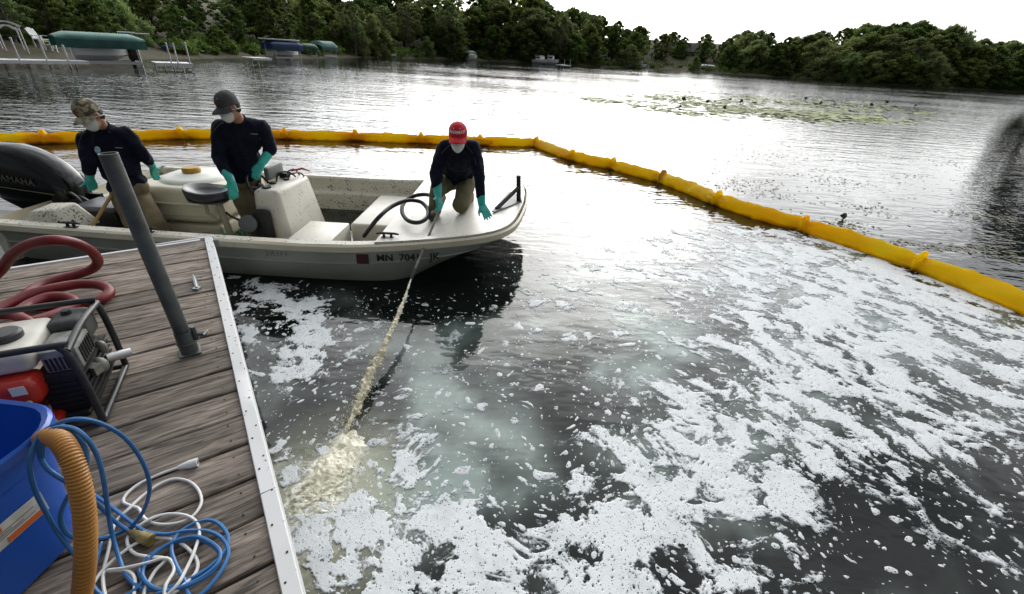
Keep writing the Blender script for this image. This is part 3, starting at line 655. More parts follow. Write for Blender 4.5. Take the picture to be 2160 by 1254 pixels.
for x, y, z, ww, hh in ((-5.2, -2.23, .6, 1.2, 1.5), (-3.1, -2.23, .6, 1.2, 1.5), (-4.4, -2.23, 2.7, 1.3, 1.0), (.3, -.03, .6, 1.4, 1.6), (2.6, -.03, .6, 1.4, 1.6), (4.6, -.03, .6, .9, 1.6), (1.4, -.03, 2.8, 1.2, 1.1), (4.0, -.03, 2.8, 1.2, 1.1)):
    f_ = MB(); f_.box((x-ww/2, y-.05, z), (x+ww/2, y, z+hh)); w_ = f_.build('window', WHITE, o, world=False)
    f_ = MB(); f_.box((x-ww/2+.1, y-.08, z+.1), (x-.04, y-.052, z+hh-.1)); f_.box((x+.04, y-.08, z+.1), (x+ww/2-.1, y-.052, z+hh-.1)); f_.build('pane', M_glassd, w_, world=False)

# ------------------------------------------------------------------ lily pads, upright leaves, drifting weed
M_lily = mat('lily_leaf', (.34, .39, .19), .8, c2=(.56, .58, .36), vscale=.9, spec=.1)
def pads(n, pos, rad, zoff, tilt, seed):
    r = np.random.RandomState(seed); V = []; F = []
    for i in range(n):
        x, y = pos(r); R = rad*(.5+r.rand()); a0 = r.rand()*6.28; tx, ty = r.normal(0, tilt, 2); b0 = len(V); V.append((x, y, zoff))
        for k in range(8):
            a = a0+.25+k*(6.28-.5)/7; dx, dy = R*math.cos(a), R*math.sin(a)*(.8+.3*r.rand()); V.append((x+dx, y+dy, zoff+max(-.003, tx*dx+ty*dy)+.004))
        F += [(b0, b0+1+k, b0+2+k) for k in range(7)]
    return npmesh(bpy.data.meshes.new('pads'), np.array(V), np.array(F))
def pool(n, x0, x1, y0, y1, test, seed):
    r = np.random.RandomState(seed); Q = []
    while len(Q) < n:
        px, py = r.uniform(x0, x1, 6000), r.uniform(y0, y1, 6000); W = np.array([S(a, b)[:2] for a, b in zip(px, py)])
        Q += list(W[test(px, py, W[:, 0], W[:, 1], r)])
    it = iter(Q[:n]); return lambda r_: next(it)
def lily_test(px, py, x, y, r):
    lo = np.interp(px, [1230, 1420, 1700, 2010], [203, 190, 198, 238]); hi = np.interp(px, [1230, 1380, 1600, 1880, 2010], [212, 236, 262, 270, 255])
    edge = np.minimum(np.minimum(py-lo, hi-py)/14, np.minimum(px-1230, 2010-px)/160)
    return (lo < py) & (py < hi) & (fbm2(x*.16, y*.16, 3, 61)+r.normal(0, .16, len(x)) > .30-.34*np.clip(edge, 0, 1))
def weed_test(px, py, x, y, r):
    return (inside_boom(x, y) < -.35) & (fbm2(x*.55, y*1.1, 3, 23)+r.normal(0, .07, len(x)) > .13)
in_lily = pool(2700, 1230, 2010, 188, 270, lily_test, 1); in_weed = pool(1500, 1480, 2150, 285, 560, weed_test, 2)
tag(link('lily_pads', pads(2700, in_lily, .15, .006, .07, 3), M_lily), 'field of floating pale green lily pads on the lake beyond the boom', 'lily pads', kind='stuff')
M_weed = mat('drift_weed', (.09, .09, .04), .5, c2=(.22, .19, .09), vscale=3)
tag(link('drifting_weed', pads(1500, in_weed, .020, .003, .05, 8), M_weed), 'scraps of brown-green weed drifting outside the yellow boom', 'weed', kind='stuff')
for i, (px, py, s_) in enumerate([(1441, 216, .26), (1491, 220, .17), (1562, 219, .20), (1434, 228, .12), (1528, 232, .14), (1507, 216, .10), (1540, 213, .12), (1730, 222, .2), (1836, 226, .2), (1870, 220, .2), (1777, 464, .085), (1698, 212, .18), (1930, 226, .18)]):
    P = S(px, py); o = empty('lotus_leaf', P, i*1.3, ('upright dark green water-lily leaf standing among the floating pads' if i != 10 else 'small dark leaf tuft standing in the water just outside the boom'), 'water plant', 'upright leaves among the lily pads' if i != 10 else None)
    k_ = MB(); k_.tube([(0, 0, -.05), (.02, 0, s_*.7)], .012, 5); k_.build('stem', M_weed, o, world=False)
    for q in range(3):
        k_ = MB(); R = s_*(.45+.1*q); M = Matrix.Translation((.08*s_*math.cos(q*2.1), .08*s_*math.sin(q*2.1), s_*(.5+.15*q))) @ Matrix.Rotation(q*2.1, 4, 'Z') @ Matrix.Rotation(.7+.2*q, 4, 'X')
        k_.loft([[M @ Vector((R*f*math.cos(a), R*f*math.sin(a)*.8, .25*R*f*f+dz)) for a in np.linspace(0, 6.28, 9)[:-1]] for f, dz in ((.02, 0), (.6, 0), (1, 0), (.98, -.01), (.5, -.02))]); k_.build('leaf', MATS.get('lotus') or mat('lotus', (.035, .06, .015), .5), o, world=False)

# ------------------------------------------------------------------ yellow containment boom
M_boom = mat('yellow_vinyl', (1.0, .78, .012), .36, c2=(1.0, .64, .008), vscale=2.2, bump=.35, bscale=9, spec=.2)
_t = M_boom.node_tree
_g = _t.nodes.new('ShaderNodeNewGeometry'); _sx = _t.nodes.new('ShaderNodeSeparateXYZ'); _t.links.new(_g.outputs['Position'], _sx.inputs[0])
_n = _t.nodes.new('ShaderNodeTexNoise'); _n.inputs['Scale'].default_value = 5; _n.inputs['Detail'].default_value = 5; _t.links.new(_g.outputs['Position'], _n.inputs['Vector'])
_a = _t.nodes.new('ShaderNodeMath'); _a.operation = 'MULTIPLY_ADD'; _a.inputs[1].default_value = -.11; _t.links.new(_n.outputs['Fac'], _a.inputs[0]); _t.links.new(_sx.outputs[2], _a.inputs[2])
_r = _t.nodes.new('ShaderNodeMapRange'); _r.inputs['From Min'].default_value = -.055; _r.inputs['From Max'].default_value = -.005; _r.inputs['To Min'].default_value = .75; _r.inputs['To Max'].default_value = 0; _t.links.new(_a.outputs[0], _r.inputs['Value'])
_x = _t.nodes.new('ShaderNodeMix'); _x.data_type = 'RGBA'; _x.inputs[7].default_value = (.20, .10, .012, 1); _t.links.new(_r.outputs[0], _x.inputs[0])   # scum left at the waterline
_bc = _t.nodes['Principled BSDF'].inputs['Base Color']; _t.links.new(_bc.links[0].from_socket, _x.inputs[6]); _t.links.new(_x.outputs[2], _bc); _b = _t.nodes['Principled BSDF']; _tr = _t.nodes.new('ShaderNodeBsdfTranslucent'); _ms = _t.nodes.new('ShaderNodeMixShader'); _ms.inputs[0].default_value = .62
_t.links.new(_b.inputs['Base Color'].links[0].from_socket, _tr.inputs[0]); _t.links.new(_b.outputs[0], _ms.inputs[1]); _t.links.new(_tr.outputs[0], _ms.inputs[2]); _t.links.new(_ms.outputs[0], _t.nodes['Material Output'].inputs[0])   # daylight glows through the vinyl
M_boomdk = mat('yellow_vinyl_fold', (.80, .40, .005), .45, var=.25, vscale=8)
boom = empty('containment_boom', (BOOM[9][0], BOOM[9][1], 0), 0, 'long yellow floating containment boom ringing the foamy water', 'boom')
NODES = [(-12.5, 6.9), (-9.15, 8.62), (-7.35, 9.82), (-5.4, 10.46), (-3.9, 10.77), (-2.4, 10.98), (-1.0, 11.15), (.36, 11.45), (1.12, 10.04), (1.92, 9.4), (2.7, 8.48), (3.25, 7.18), (4.07, 6.1), (4.78, 4.9), (5.2, 3.5), (5.35, 2.0)]
SAG = [0, 0, .03, 0, 0, 0, 0, 0, 0, 0, .05, -.04, .06, .08, .05, 0]
for i in range(len(NODES)-1):
    a, b = Vector((*NODES[i], 0)), Vector((*NODES[i+1], 0)); d = (b-a).normalized(); nrm_ = Vector((-d.y, d.x, 0)); L = (b-a).length; n = max(16, int(L/.07))
    ctr = [a.lerp(b, t)+nrm_*SAG[i]*math.sin(PI*t) for t in np.linspace(0, 1, n)]
    rings = []
    for j, c in enumerate(ctr):
        t = j/(n-1); e = min(t, 1-t)*L; end = 1-math.exp(-(e/.10)**2); hw = .112*(.66+.34*end); ht = .098*(.76+.24*end)
        ring = []
        for k in range(16):
            an = 2*PI*k/16; y = math.cos(an); z = math.sin(an)
            rr = 1+.05*math.sin(7*t*L+3*an+i)+.045*math.sin(19*t*L+2*an*(1+i % 3))+.03*math.sin(41*t*L+5*an+i)+.16*math.exp(-(e/.22)**2)*math.sin(5*an+4*i)
            ridge = .42*max(0, z)**4; q3 = [np.array([v_]) for v_ in (c.x*9+4*y, c.y*9+4*z, i*3.1)]; rr += .17*float(vn3(*q3, 5)[0])+.07*float(vn3(q3[0]*2.3, q3[1]*2.3, q3[2], 6)[0])
            ring.append(c+nrm_*(y*hw*rr*(1-.25*max(0, z)))+Vector((0, 0, .055+z*ht*rr+ridge*ht)))
        rings.append(ring)
    s_ = MB(); s_.loft(rings); sec = s_.build('boom_section', M_boom, boom, angle=60)
    sk = MB(); lo = [c+Vector((0, 0, -.03)) for c in ctr[::4]+[ctr[-1]]]
    sk.loft([[p+nrm_*.006, p-nrm_*.006, p-nrm_*.006+Vector((0, 0, -.45)), p+nrm_*.006+Vector((0, 0, -.45))] for p in lo]); sk.build('skirt', M_boomdk, sec)
for i in range(1, len(NODES)-1):
    a = Vector((*NODES[i], 0)); d = (Vector((*NODES[i+1], 0))-Vector((*NODES[i-1], 0))).normalized(); nrm_ = Vector((-d.y, d.x, 0)); rr_ = random.Random(i)
    rings = []
    for j, (off, k0) in enumerate(((-.12, .80), (-.035, .95), (-.012, 1.22), (.012, 1.24), (.035, .92), (.12, .80))):
        ring = []
        for k in range(18):
            an = 2*PI*k/18; up = max(0, math.sin(an)); f = k0*(1+(.15 if i < 8 else .10)*rr_.uniform(-1, 1)+(.42*up**2 if j in (2, 3) else 0))
            ring.append(a+d*(off*rr_.uniform(.8, 1.2)*(2.2 if i < 8 else 1.15))+nrm_*(.086*f*math.cos(an))+Vector((0, 0, .055+.104*f*math.sin(an))))
        rings.append(ring)
    s_ = MB(); s_.loft(rings); s_.build('boom_joint', M_boom if i != 10 else M_boomdk, boom, angle=25)

# ------------------------------------------------------------------ the skiff
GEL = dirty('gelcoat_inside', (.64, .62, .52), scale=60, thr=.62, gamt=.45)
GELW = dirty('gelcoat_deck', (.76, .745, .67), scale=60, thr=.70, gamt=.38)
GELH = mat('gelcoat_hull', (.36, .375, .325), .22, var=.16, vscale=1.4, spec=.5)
M_rail = dirty('rail_vinyl', (.70, .66, .52), scale=60, thr=.73, gamt=.6, rough=.45, grime=(.40, .33, .20))
CY = 4.86
OUT = [(-4.88, 3.70), (-3.8, 3.66), (-2.9, 3.64), (-2.0, 3.635), (-1.35, 3.66), (-.82, 3.74), (-.40, 3.86), (-.15, 4.03), (-.01, 4.28), (.07, 4.7), (.115, 5.15), (.115, 5.6), (.05, 5.9), (-.12, 6.05), (-.45, 6.10), (-1.2, 6.10), (-2.2, 6.08), (-3.4, 6.05), (-4.88, 6.02)]
outl = [(p.x, p.y) for p in spline([(x, y, 0) for x, y in OUT], 5)]
def gz(x): t = min(1, max(0, (x+1.9)/1.9)); return .395+.085*t*t*(3-2*t)
cen = [Vector((x, y, 0)) for x, y in outl]
nrmo = []
for i in range(len(cen)):
    t = (cen[min(i+1, len(cen)-1)]-cen[max(i-1, 0)]).normalized(); nrmo.append(Vector((-t.y, t.x, 0)))
def ring(inset, z, flat=False):
    r = []
    for p, nn in zip(cen, nrmo):
        q = p+nn*inset; zz = gz(p.x)+z if not flat else z
        bow = min(1, max(0, (p.x+1.35)/1.35)); dz = gz(p.x)-zz
        q.x -= max(0, dz-.09)*2.15*bow**1.2
        st = min(1, max(0, (-4.3-p.x)/.5)); q.x += max(0, dz-.09)*.5*st; q.z = zz; r.append(q)
    return r
boat = empty('work_skiff', (-2.3, CY, 0), 0, 'cream fiberglass work skiff with square bow floating beside the dock', 'boat')
s_ = MB(); s_.loft([ring(.02, 0), ring(0, -.015), ring(0, -.066), ring(.022, -.082), ring(.05, -.083)], caps=False); s_.build('rub_rail', M_rail, boat, angle=50)
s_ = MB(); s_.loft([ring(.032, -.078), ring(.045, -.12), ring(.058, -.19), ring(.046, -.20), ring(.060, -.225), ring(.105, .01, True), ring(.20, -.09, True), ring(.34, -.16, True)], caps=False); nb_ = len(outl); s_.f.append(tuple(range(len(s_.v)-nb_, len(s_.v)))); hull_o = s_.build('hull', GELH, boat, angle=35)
# gunwale and liner, aft of the deck
DX = -1.28
xs = [-4.82, -4.2, -3.6, -3.0, -2.4, -1.9, -1.5, DX]
def ny(x): return float(np.interp(x, [p[0] for p in OUT[:9]], [p[1] for p in OUT[:9]]))
def fy(x): return float(np.interp(x, [p[0] for p in OUT[:12:-1]], [p[1] for p in OUT[:12:-1]]))
s_ = MB()
rows = []
for x in xs:
    a, b, g = ny(x), fy(x), gz(x)
    rows.append([Vector((x, y, z)) for y, z in ((a+.02, g), (a+.10, g+.004), (a+.125, g-.02), (a+.14, .235), (a+.155, .225), (a+.235, .22), (a+.25, .20), (a+.27, -.02), (CY, -.035), (b-.27, -.02), (b-.25, .20), (b-.235, .22), (b-.155, .225), (b-.14, .235), (b-.125, g-.02), (b-.10, g+.004), (b-.02, g))])
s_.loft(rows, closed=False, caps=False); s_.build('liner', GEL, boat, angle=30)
s_ = MB(); s_.box((-4.86, 3.74, -.05), (-4.78, 5.98, .30)); s_.build('transom', GEL, boat, bevel=.01)
# bow deck
dk = [(-1.28, ny(DX)+.05)]+[(q.x, q.y) for q, p in zip(ring(.045, 0), cen) if p.x > DX and True]+[(-1.28, fy(DX)-.05)]
s_ = MB()
top = [Vector((x, y, gz(x)+.014)) for x, y in dk]; low = [Vector((x, y, gz(x)-.03)) for x, y in dk]
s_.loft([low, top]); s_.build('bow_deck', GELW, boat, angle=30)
s_ = MB(); s_.box((DX-.02, 3.80, -.04), (DX+.02, 5.97, gz(DX)-.032)); s_.build('bulkhead', GEL, boat)
s_ = MB(); s_.box((DX-.024, 3.84, .03), (DX-.0202, 4.12, .30)); s_.build('locker_opening', mat('locker_blue', (.05, .13, .19), .5), boat)
s_ = MB(); s_.box((-1.86, 4.66, -.03), (DX-.03, 5.82, .235)); s_.build('bow_step', GELW, boat, bevel=.03, bseg=3)
s_ = MB(); s_.box((-2.30, 3.93, -.03), (-1.86, 4.66, .245)); s_.build('bench_box', GELW, boat, bevel=.02)
# console: tapered moulding with instruments
def taper(lo, hi, lo2, hi2, z0, z1):
    m_ = MB(); (a, b), (c, d), (e, f), (g, h) = lo, hi, lo2, hi2
    m_.add([(a, b, z0), (c, b, z0), (c, d, z0), (a, d, z0), (e, f, z1), (g, f, z1), (g, h, z1), (e, h, z1)], [(0, 3, 2, 1), (4, 5, 6, 7), (0, 1, 5, 4), (1, 2, 6, 5), (2, 3, 7, 6), (3, 0, 4, 7)]); return m_
con = taper((-2.74, 4.32), (-2.34, 5.18), (-2.70, 4.36), (-2.44, 5.08), -.03, .645).build('console', dirty('gelcoat_console', (.74, .72, .64), scale=50, thr=.67, gamt=.5, gscale=3), boat, bevel=.045, bseg=3)
s_ = MB()
for x, y, r in ((-2.60, 4.46, .045), (-2.62, 4.62, .035), (-2.56, 4.80, .03)): s_.lathe([(r, 0), (r, .018), (r*.7, .02), (.001, .02)], 14, Matrix.Translation((x, y, .646)))
s_.build('gauges', M_black, con)
s_ = MB()
M_rubber = mat('black_rubber', (.012, .012, .013), .5, spec=.4)
s_.tube(spline([(-2.62, 4.70, .64), (-2.60, 4.74, .73), (-2.55, 4.85, .72), (-2.5, 4.9, .66)], 6), .010, 6)
s_.tube(spline([(-2.58, 4.85, .64), (-2.52, 4.84, .70), (-2.48, 4.96, .69), (-2.46, 5.02, .64)], 6), .009, 6)
s_.tube(spline([(-2.66, 4.95, .64), (-2.60, 4.92, .70), (-2.56, 5.02, .71), (-2.52, 5.04, .64)], 6), .009, 6)
s_.box((-2.66, 4.86, .645), (-2.58, 4.94, .70)); s_.build('wiring', M_rubber, con)
s_ = MB(); s_.tube([(-2.58, 4.98, .70), (-2.49, 5.06, .715), (-2.42, 5.10, .68)], [.008, .013, .006], 8); s_.build('red_handle', mat('red_grip', (.42, .03, .02), .5), con)
s_ = MB(); s_.box((-2.72, 4.66, .66), (-2.66, 4.98, .80), Matrix.Translation((0, 0, 0))); s_.build('instrument_box', mat('grey_plastic', (.16, .17, .16), .5, var=.2), con, bevel=.02)
c = Vector((-2.76, 4.62, .60)); ax = Matrix.Rotation(math.radians(62), 3, 'Y')
s_ = MB(); s_.tube([c+ax @ Vector((.17*math.cos(a), .17*math.sin(a), 0)) for a in np.linspace(0, 2*PI, 33)[:-1]], .014, 8, closed=True)
for a in (0.3, 2.4, 4.5): s_.tube([c, c+ax @ Vector((.165*math.cos(a), .165*math.sin(a), .01))], .014, 6)
s_.lathe([(.045, -.03), (.045, .02), (.001, .025)], 12, Matrix.Translation(c) @ ax.to_4x4()); s_.build('steering_wheel', M_rubber, boat)
s_ = MB(); s_.lathe([(.001, -.03), (.085, -.03), (.085, .02), (.06, .03), (.001, .03)], 22, Matrix.Translation((-2.72, 4.20, .34)) @ Matrix.Rotation(math.radians(80), 4, 'X') @ Matrix.Rotation(.3, 4, 'Y')); thr_ = s_.build('throttle_disc', mat('slate_plastic', (.10, .115, .115), .5), boat)
s_ = MB(); s_.tube([(-2.74, 4.18, .36), (-2.86, 4.17, .42), (-2.90, 4.17, .46)], [.014, .011, .012], 8); s_.build('throttle_lever', M_rubber, thr_)
s_ = MB(); s_.box((-2.70, 4.24, .0), (-2.52, 4.34, .47)); s_.build('throttle_box', M_rubber, boat, bevel=.05, bseg=3)
# seat on pedestal

s_ = MB(); rr = []
sc0 = Vector((-3.08, 4.26, .60))
for j, (f, z) in enumerate(((.02, -.05), (.6, -.06), (.93, -.035), (1, .01), (.97, .05), (.86, .06), (.66, .025), (.35, .0), (.02, -.008))):
    ring_ = []
    for k in range(26):
        a = 2*PI*k/26; back = max(0, -math.cos(a)); ring_.append(sc0+Matrix.Rotation(.15, 3, 'Z') @ Vector((.225*f*math.cos(a)*(1-.05*back), .20*f*math.sin(a), z+(.05*back*f**3 if z > -.02 else 0))))
    rr.append(ring_)
s_.loft(rr); st_ = s_.build('helm_seat', mat('seat_vinyl', (.016, .018, .024), .28, spec=.6), boat, angle=70)
s_ = MB(); s_.tube([(-3.02, 4.27, .54), (-2.96, 4.27, -.02)], .032, 10); s_.tube([(-3.14, 4.25, .52), (-3.12, 4.22, .42), (-3.04, 4.24, .36)], .018, 8); s_.build('seat_post', mat('tan_post', (.36, .33, .23), .5, var=.15), st_)
s_ = MB(); s_.box((-3.16, 4.18, .515), (-2.95, 4.34, .55)); s_.build('seat_bracket', mat('olive_grey', (.17, .17, .13), .5), st_, bevel=.01)
s_ = MB(); s_.lathe([(.11, -.03), (.11, .0), (.05, .05), (.04, .20), (.001, .2)], 14, Matrix.Translation((-3.2, 4.22, 0))); s_.build('filter_housing', mat('dark_rust', (.05, .035, .022), .7, var=.4, vscale=12), boat)
# cleats and bow stand
def cleat(name, P, rz, L, m, parent):
    k_ = MB(); M = Matrix.Translation(P) @ Matrix.Rotation(rz, 4, 'Z')
    k_.tube([M @ Vector(p) for p in ((-L/2, 0, .034), (-L*.3, 0, .04), (L*.3, 0, .04), (L/2, 0, .034))], [.008, .012, .012, .008], 8)
    for x in (-L*.16, L*.16): k_.tube([M @ Vector((x, 0, 0)), M @ Vector((x, 0, .04))], [.014, .011], 8)
    k_.box((-L*.28, -.02, 0), (L*.28, .02, .006), M); return k_.build(name, m, parent)
M_cleat = mat('dark_cleat', (.03, .03, .032), .4, .4)
cleat('cleat', (-1.19, 3.83, gz(-1.19)+.014), .03, .21, M_cleat, boat); cleat('cleat', (-3.35, 3.70, gz(-3.3)+.003), 0, .2, M_cleat, boat); cleat('cleat', (-4.05, 3.71, gz(-4)+.003), 0, .18, M_cleat, boat)
M_stand = mat('black_steel', (.014, .014, .015), .45, spec=.4)
s_ = MB(); zz = gz(-.05)+.016; s_.prism([(-.27, 4.58), (-.24, 4.56), (.05, 5.02), (.045, 5.12), (-.06, 5.38), (-.12, 5.36)], zz, zz+.012); pl_ = s_.build('stand_plate', mat('grey_plate', (.13, .135, .14), .55, .3, var=.25), boat)
s_ = MB(); s_.box((-.025, -.03, 0), (.025, .03, .29), Matrix.Translation((.01, 5.03, zz+.01)) @ Matrix.Rotation(-.07, 4, 'Y')); s_.build('stand_post', M_stand, pl_, bevel=.004)
s_ = MB(); s_.tube([(-.23, 4.66, zz+.01), (.0, 5.0, zz+.17)], .024, 6); s_.build('stand_brace', M_stand, pl_)
# registration, maker's lettering, decal on the near side
def on_hull(me, x, zmid, m, name):
    """lay flat lettering (x right, y up) on the near hull side"""
    for v in me.vertices:
        xx = x+v.co.x; z = zmid+v.co.y; yy = ny(xx)+.049+max(0, (.395-.19-z))*.05; bow = max(0, (xx+1.35)/1.35)
        v.co = Vector((xx, yy-.012-v.co.z, z+.03*max(0, (xx+1.6)/1.6)))
    return link(name, me, m, boat)
INK = mat('ink', (.015, .017, .016), .6)
for nm, t_, x, s0 in (('registration_letters', 'MN', -1.20, .098), ('registration_number', '7041', -.975, .098), ('registration_suffix', 'JK', -.75, .098)):
    on_hull(text_mesh(t_, s0, 0, .002), x, .265, INK, nm)
on_hull(text_mesh('CAROLINA', .075, 0, .001, space=1.3), -3.0, .27, mat('faded_ink', (.20, .21, .19), .6), 'maker_lettering')
on_hull(text_mesh('SKIFF', .075, 0, .001, space=1.3), -2.18, .27, MATS['faded_ink'], 'maker_lettering')
k_ = MB(); k_.add([(-.055, -.048, 0), (.055, -.048, 0), (.055, .048, 0), (-.055, .048, 0), (-.055, -.048, .002), (.055, -.048, .002), (.055, .048, .002), (-.055, .048, .002)], [(0, 3, 2, 1), (4, 5, 6, 7), (0, 1, 5, 4), (1, 2, 6, 5), (2, 3, 7, 6), (3, 0, 4, 7)])
on_hull(k_.mesh('decal'), -1.40, .258, mat('maroon', (.07, .008, .010), .6), 'registration_decal')
s_ = MB(); s_.add([(-4.62, 3.80, .30), (-4.2, 3.80, .30), (-4.12, 4.1, .30), (-4.58, 4.1, .30), (-4.55, 3.84, .47), (-4.30, 3.84, .50), (-4.26, 4.05, .52), (-4.53, 4.08, .49)], [(0, 3, 2, 1), (4, 5, 6, 7), (0, 1, 5, 4), (1, 2, 6, 5), (2, 3, 7, 6), (3, 0, 4, 7)]); s_.build('splash_well', GEL, boat, bevel=.03, bseg=3)
# ------------------------------------------------------------------ outboard motor
ob = empty('outboard_motor', (-4.75, 4.55, .2), 0, 'large black outboard motor on the stern of the work skiff', 'outboard motor')
M_cowl = mat('black_gloss', (.005, .0055, .0065), .16, spec=.4, coat=0)
prof = [(-.96, .56, .74, .15), (-.90, .48, .84, .185), (-.78, .41, .91, .205), (-.60, .36, .945, .21), (-.44, .335, .935, .21), (-.30, .32, .895, .205), (-.18, .315, .835, .195), (-.08, .32, .755, .18), (-.01, .335, .67, .155), (.03, .37, .59, .12), (.04, .42, .53, .06)]
rr = []
for x, zl, zh, hw in prof:
    ring_ = []
    for k in range(24):
        a = 2*PI*k/24; ca, sa = math.cos(a), math.sin(a); e = .62
        y = math.copysign(abs(ca)**e, ca)*hw; zz = (zl+zh)/2+math.copysign(abs(sa)**.75, sa)*(zh-zl)/2; y *= (1-.16*max(0, sa))
        ring_.append(Vector((-4.72+x, 4.56+y, zz-.02)))
    rr.append(ring_)
s_ = MB(); s_.loft(rr); cowl = s_.build('cowl', M_cowl, ob, angle=60)
t_ = text_mesh('YAMAHA', .088, .001, .001, space=1.1); t_.transform(Matrix.Translation((-5.12, 4.343, .60)) @ Matrix.Rotation(math.radians(7), 4, 'Y') @ Matrix.Rotation(PI/2, 4, 'X')); link('lettering', t_, mat('dull_gold', (.12, .11, .08), .5), cowl)
k_ = MB(); k_.tube([(-5.45, 4.352, .53), (-5.1, 4.344, .50), (-4.8, 4.37, .46)], .006, 6); k_.build('trim_line', mat('dull_gold', (.12, .11, .08), .5), cowl)
s_ = taper((-5.12, 4.46), (-4.80, 4.68), (-5.52, 4.40), (-4.74, 4.74), .10, .40); s_.build('lower_cowl', M_cowl, ob, bevel=.05, bseg=3)
s_ = MB(); s_.box((-5.30, 4.50, -.55), (-5.0, 4.62, .24)); s_.box((-5.5, 4.44, -.10), (-4.9, 4.68, -.07)); s_.build('midsection', M_rubber, ob, bevel=.03)
s_ = MB(); s_.box((-4.85, 4.42, .18), (-4.60, 4.46, .40)); s_.box((-4.85, 4.66, .18), (-4.60, 4.70, .40)); s_.tube([(-4.8, 4.40, .34), (-4.8, 4.72, .34)], .03, 8); s_.tube(spline([(-4.75, 4.45, .44), (-4.6, 4.35, .50), (-4.5, 4.32, .44), (-4.48, 4.3, .34)], 6), .014, 6); s_.tube(spline([(-4.75, 4.5, .42), (-4.55, 4.42, .42), (-4.42, 4.40, .30), (-4.4, 4.3, .1)], 6), .016, 6); s_.build('bracket', M_stand, ob)
s_ = MB(); s_.tube(spline([(-4.62, 4.4, .30), (-4.52, 4.1, .34), (-4.38, 3.95, .36), (-4.25, 3.80, .40)], 6), .010, 6); s_.tube(spline([(-4.62, 4.3, .3), (-4.5, 4.0, .36), (-4.3, 3.9, .33), (-4.15, 3.84, .41)], 6), .008, 6); s_.build('cables', M_rubber, ob)
# ------------------------------------------------------------------ gear in the skiff
tank = empty('chemical_tank', (-3.65, 4.95, 0), 0, 'big cream plastic tank with a yellow cap in the middle of the skiff', 'tank')
M_poly = mat('cream_poly', (.66, .62, .46), .42, var=.10, vscale=1.5); M_polyt = mat('white_poly', (.78, .78, .72), .4)
taper((-4.15, 4.42), (-3.17, 5.52), (-4.10, 4.47), (-3.22, 5.47), .22, .575).build('body', M_poly, tank, bevel=.06, bseg=4)
taper((-4.12, 4.46), (-3.2, 5.5), (-4.12, 4.46), (-3.2, 5.5), .02, .19).build('lower_body', M_poly, tank, bevel=.04, bseg=3)
s_ = MB(); s_.lathe([(.34, .57), (.33, .59), (.28, .615), (.20, .62), (.17, .635), (.15, .64), (.001, .64)], 30, Matrix.Translation((-3.66, 4.92, 0))); s_.build('dome', M_polyt, tank)
s_ = MB(); s_.lathe([(.085, .64), (.092, .65), (.092, .68), (.080, .695), (.03, .70), (.001, .70)], 22, Matrix.Translation((-3.67, 4.90, 0))); s_.build('cap', mat('amber_cap', (.46, .27, .03), .5, var=.2, vscale=14), tank)
s_ = MB()
for z in (.30, .42): s_.tube([(-4.14, 4.425-z*.0+.012, z), (-3.18, 4.425+.012, z)], .014, 6)
s_.build('rib', M_poly, tank)
s_ = MB(); s_.box((-4.14, 4.44, -.03), (-3.16, 5.5, .02)); s_.build('skid', M_rubber, tank)
bx = empty('battery_box', (-4.28, 4.36, 0), 0, 'black battery box on the skiff floor beside the outboard', 'battery box')
s_ = MB(); s_.box((-4.46, 4.22, -.03), (-4.08, 4.5, .36)); s_.build('case', M_rubber, bx, bevel=.02)
s_ = MB(); s_.box((-4.49, 4.19, .36), (-4.05, 4.53, .42)); s_.build('lid', mat('grey_lid', (.07, .075, .085), .35), bx, bevel=.02, bseg=3)
jug = empty('white_jug', (-4.30, 4.75, 0), 0, 'white plastic jug standing behind the battery box', 'jug')
s_ = MB(); s_.lathe([(.001, -.03), (.13, -.03), (.14, 0), (.14, .45), (.10, .56), (.05, .60), (.04, .62), (.001, .62)], 18, Matrix.Translation((-4.30, 4.78, 0))); s_.build('body', M_polyt, jug)
s_ = MB(); s_.lathe([(.045, .62), (.045, .66), (.001, .66)], 12, Matrix.Translation((-4.30, 4.78, 0))); s_.build('cap', M_rubber, jug)
o = MB(); a, b = S(236, 413, .42), S(193, 478, .25); b = SY(193, 480, 3.93); a = SY(238, 408, 4.22); o.tube([b+(b-a)*.6, b, a, a+(a-b)*.08], [.016, .016, .015, .012], 10); tag(o.build('wooden_stick', mat('ash_wood', (.45, .27, .10), .55, var=.25, vscale=6, stretch=(1, 1, .2))), 'pale wooden stick leaning in the stern of the skiff', 'stick')
gh = MB(); gp = [Vector((-2.98+.15*math.cos(a), 4.22+.13*math.sin(a), .10+.018*a/PI)) for a in np.linspace(0, 4.4*PI, 50)]; gh.tube(gp, .02, 8); tag(gh.build('green_hose', mat('green_hose', (.03, .17, .09), .45)), 'coil of green hose on the skiff floor by the seat post', 'hose')
# black suction hose looped on the bow deck
hp = [S(768, 498, .22), S(780, 482, .40), S(800, 458, .54), S(825, 437, .58), S(856, 424, .60), S(886, 426, .57), S(902, 442, .535), S(900, 460, .52), S(882, 470, .515), S(860, 465, .515), S(848, 447, .525), S(853, 427, .56), S(874, 414, .60), S(900, 411, .62), S(918, 420, .62), S(926, 434, .615)]
k_ = MB(); k_.tube(spline(hp, 8), .021, 10); tag(k_.build('black_hose', M_rubber), 'black rubber hose looped on the bow deck beside the kneeling person', 'hose')
WAND_A, WAND_B = S(929, 438, .615), Vector((-.885, 3.40, .235))
wd = empty('spray_wand', WAND_B, 0, 'long grey metal wand held over the bow by the kneeling person', 'wand')
dv = (WAND_B-WAND_A).normalized()
k_ = MB(); k_.tube([WAND_A-dv*.12, WAND_B-dv*.10], .0125, 10); k_.build('pipe', mat('wand_grey', (.15, .14, .125), .5, .3, var=.35, vscale=25), wd)
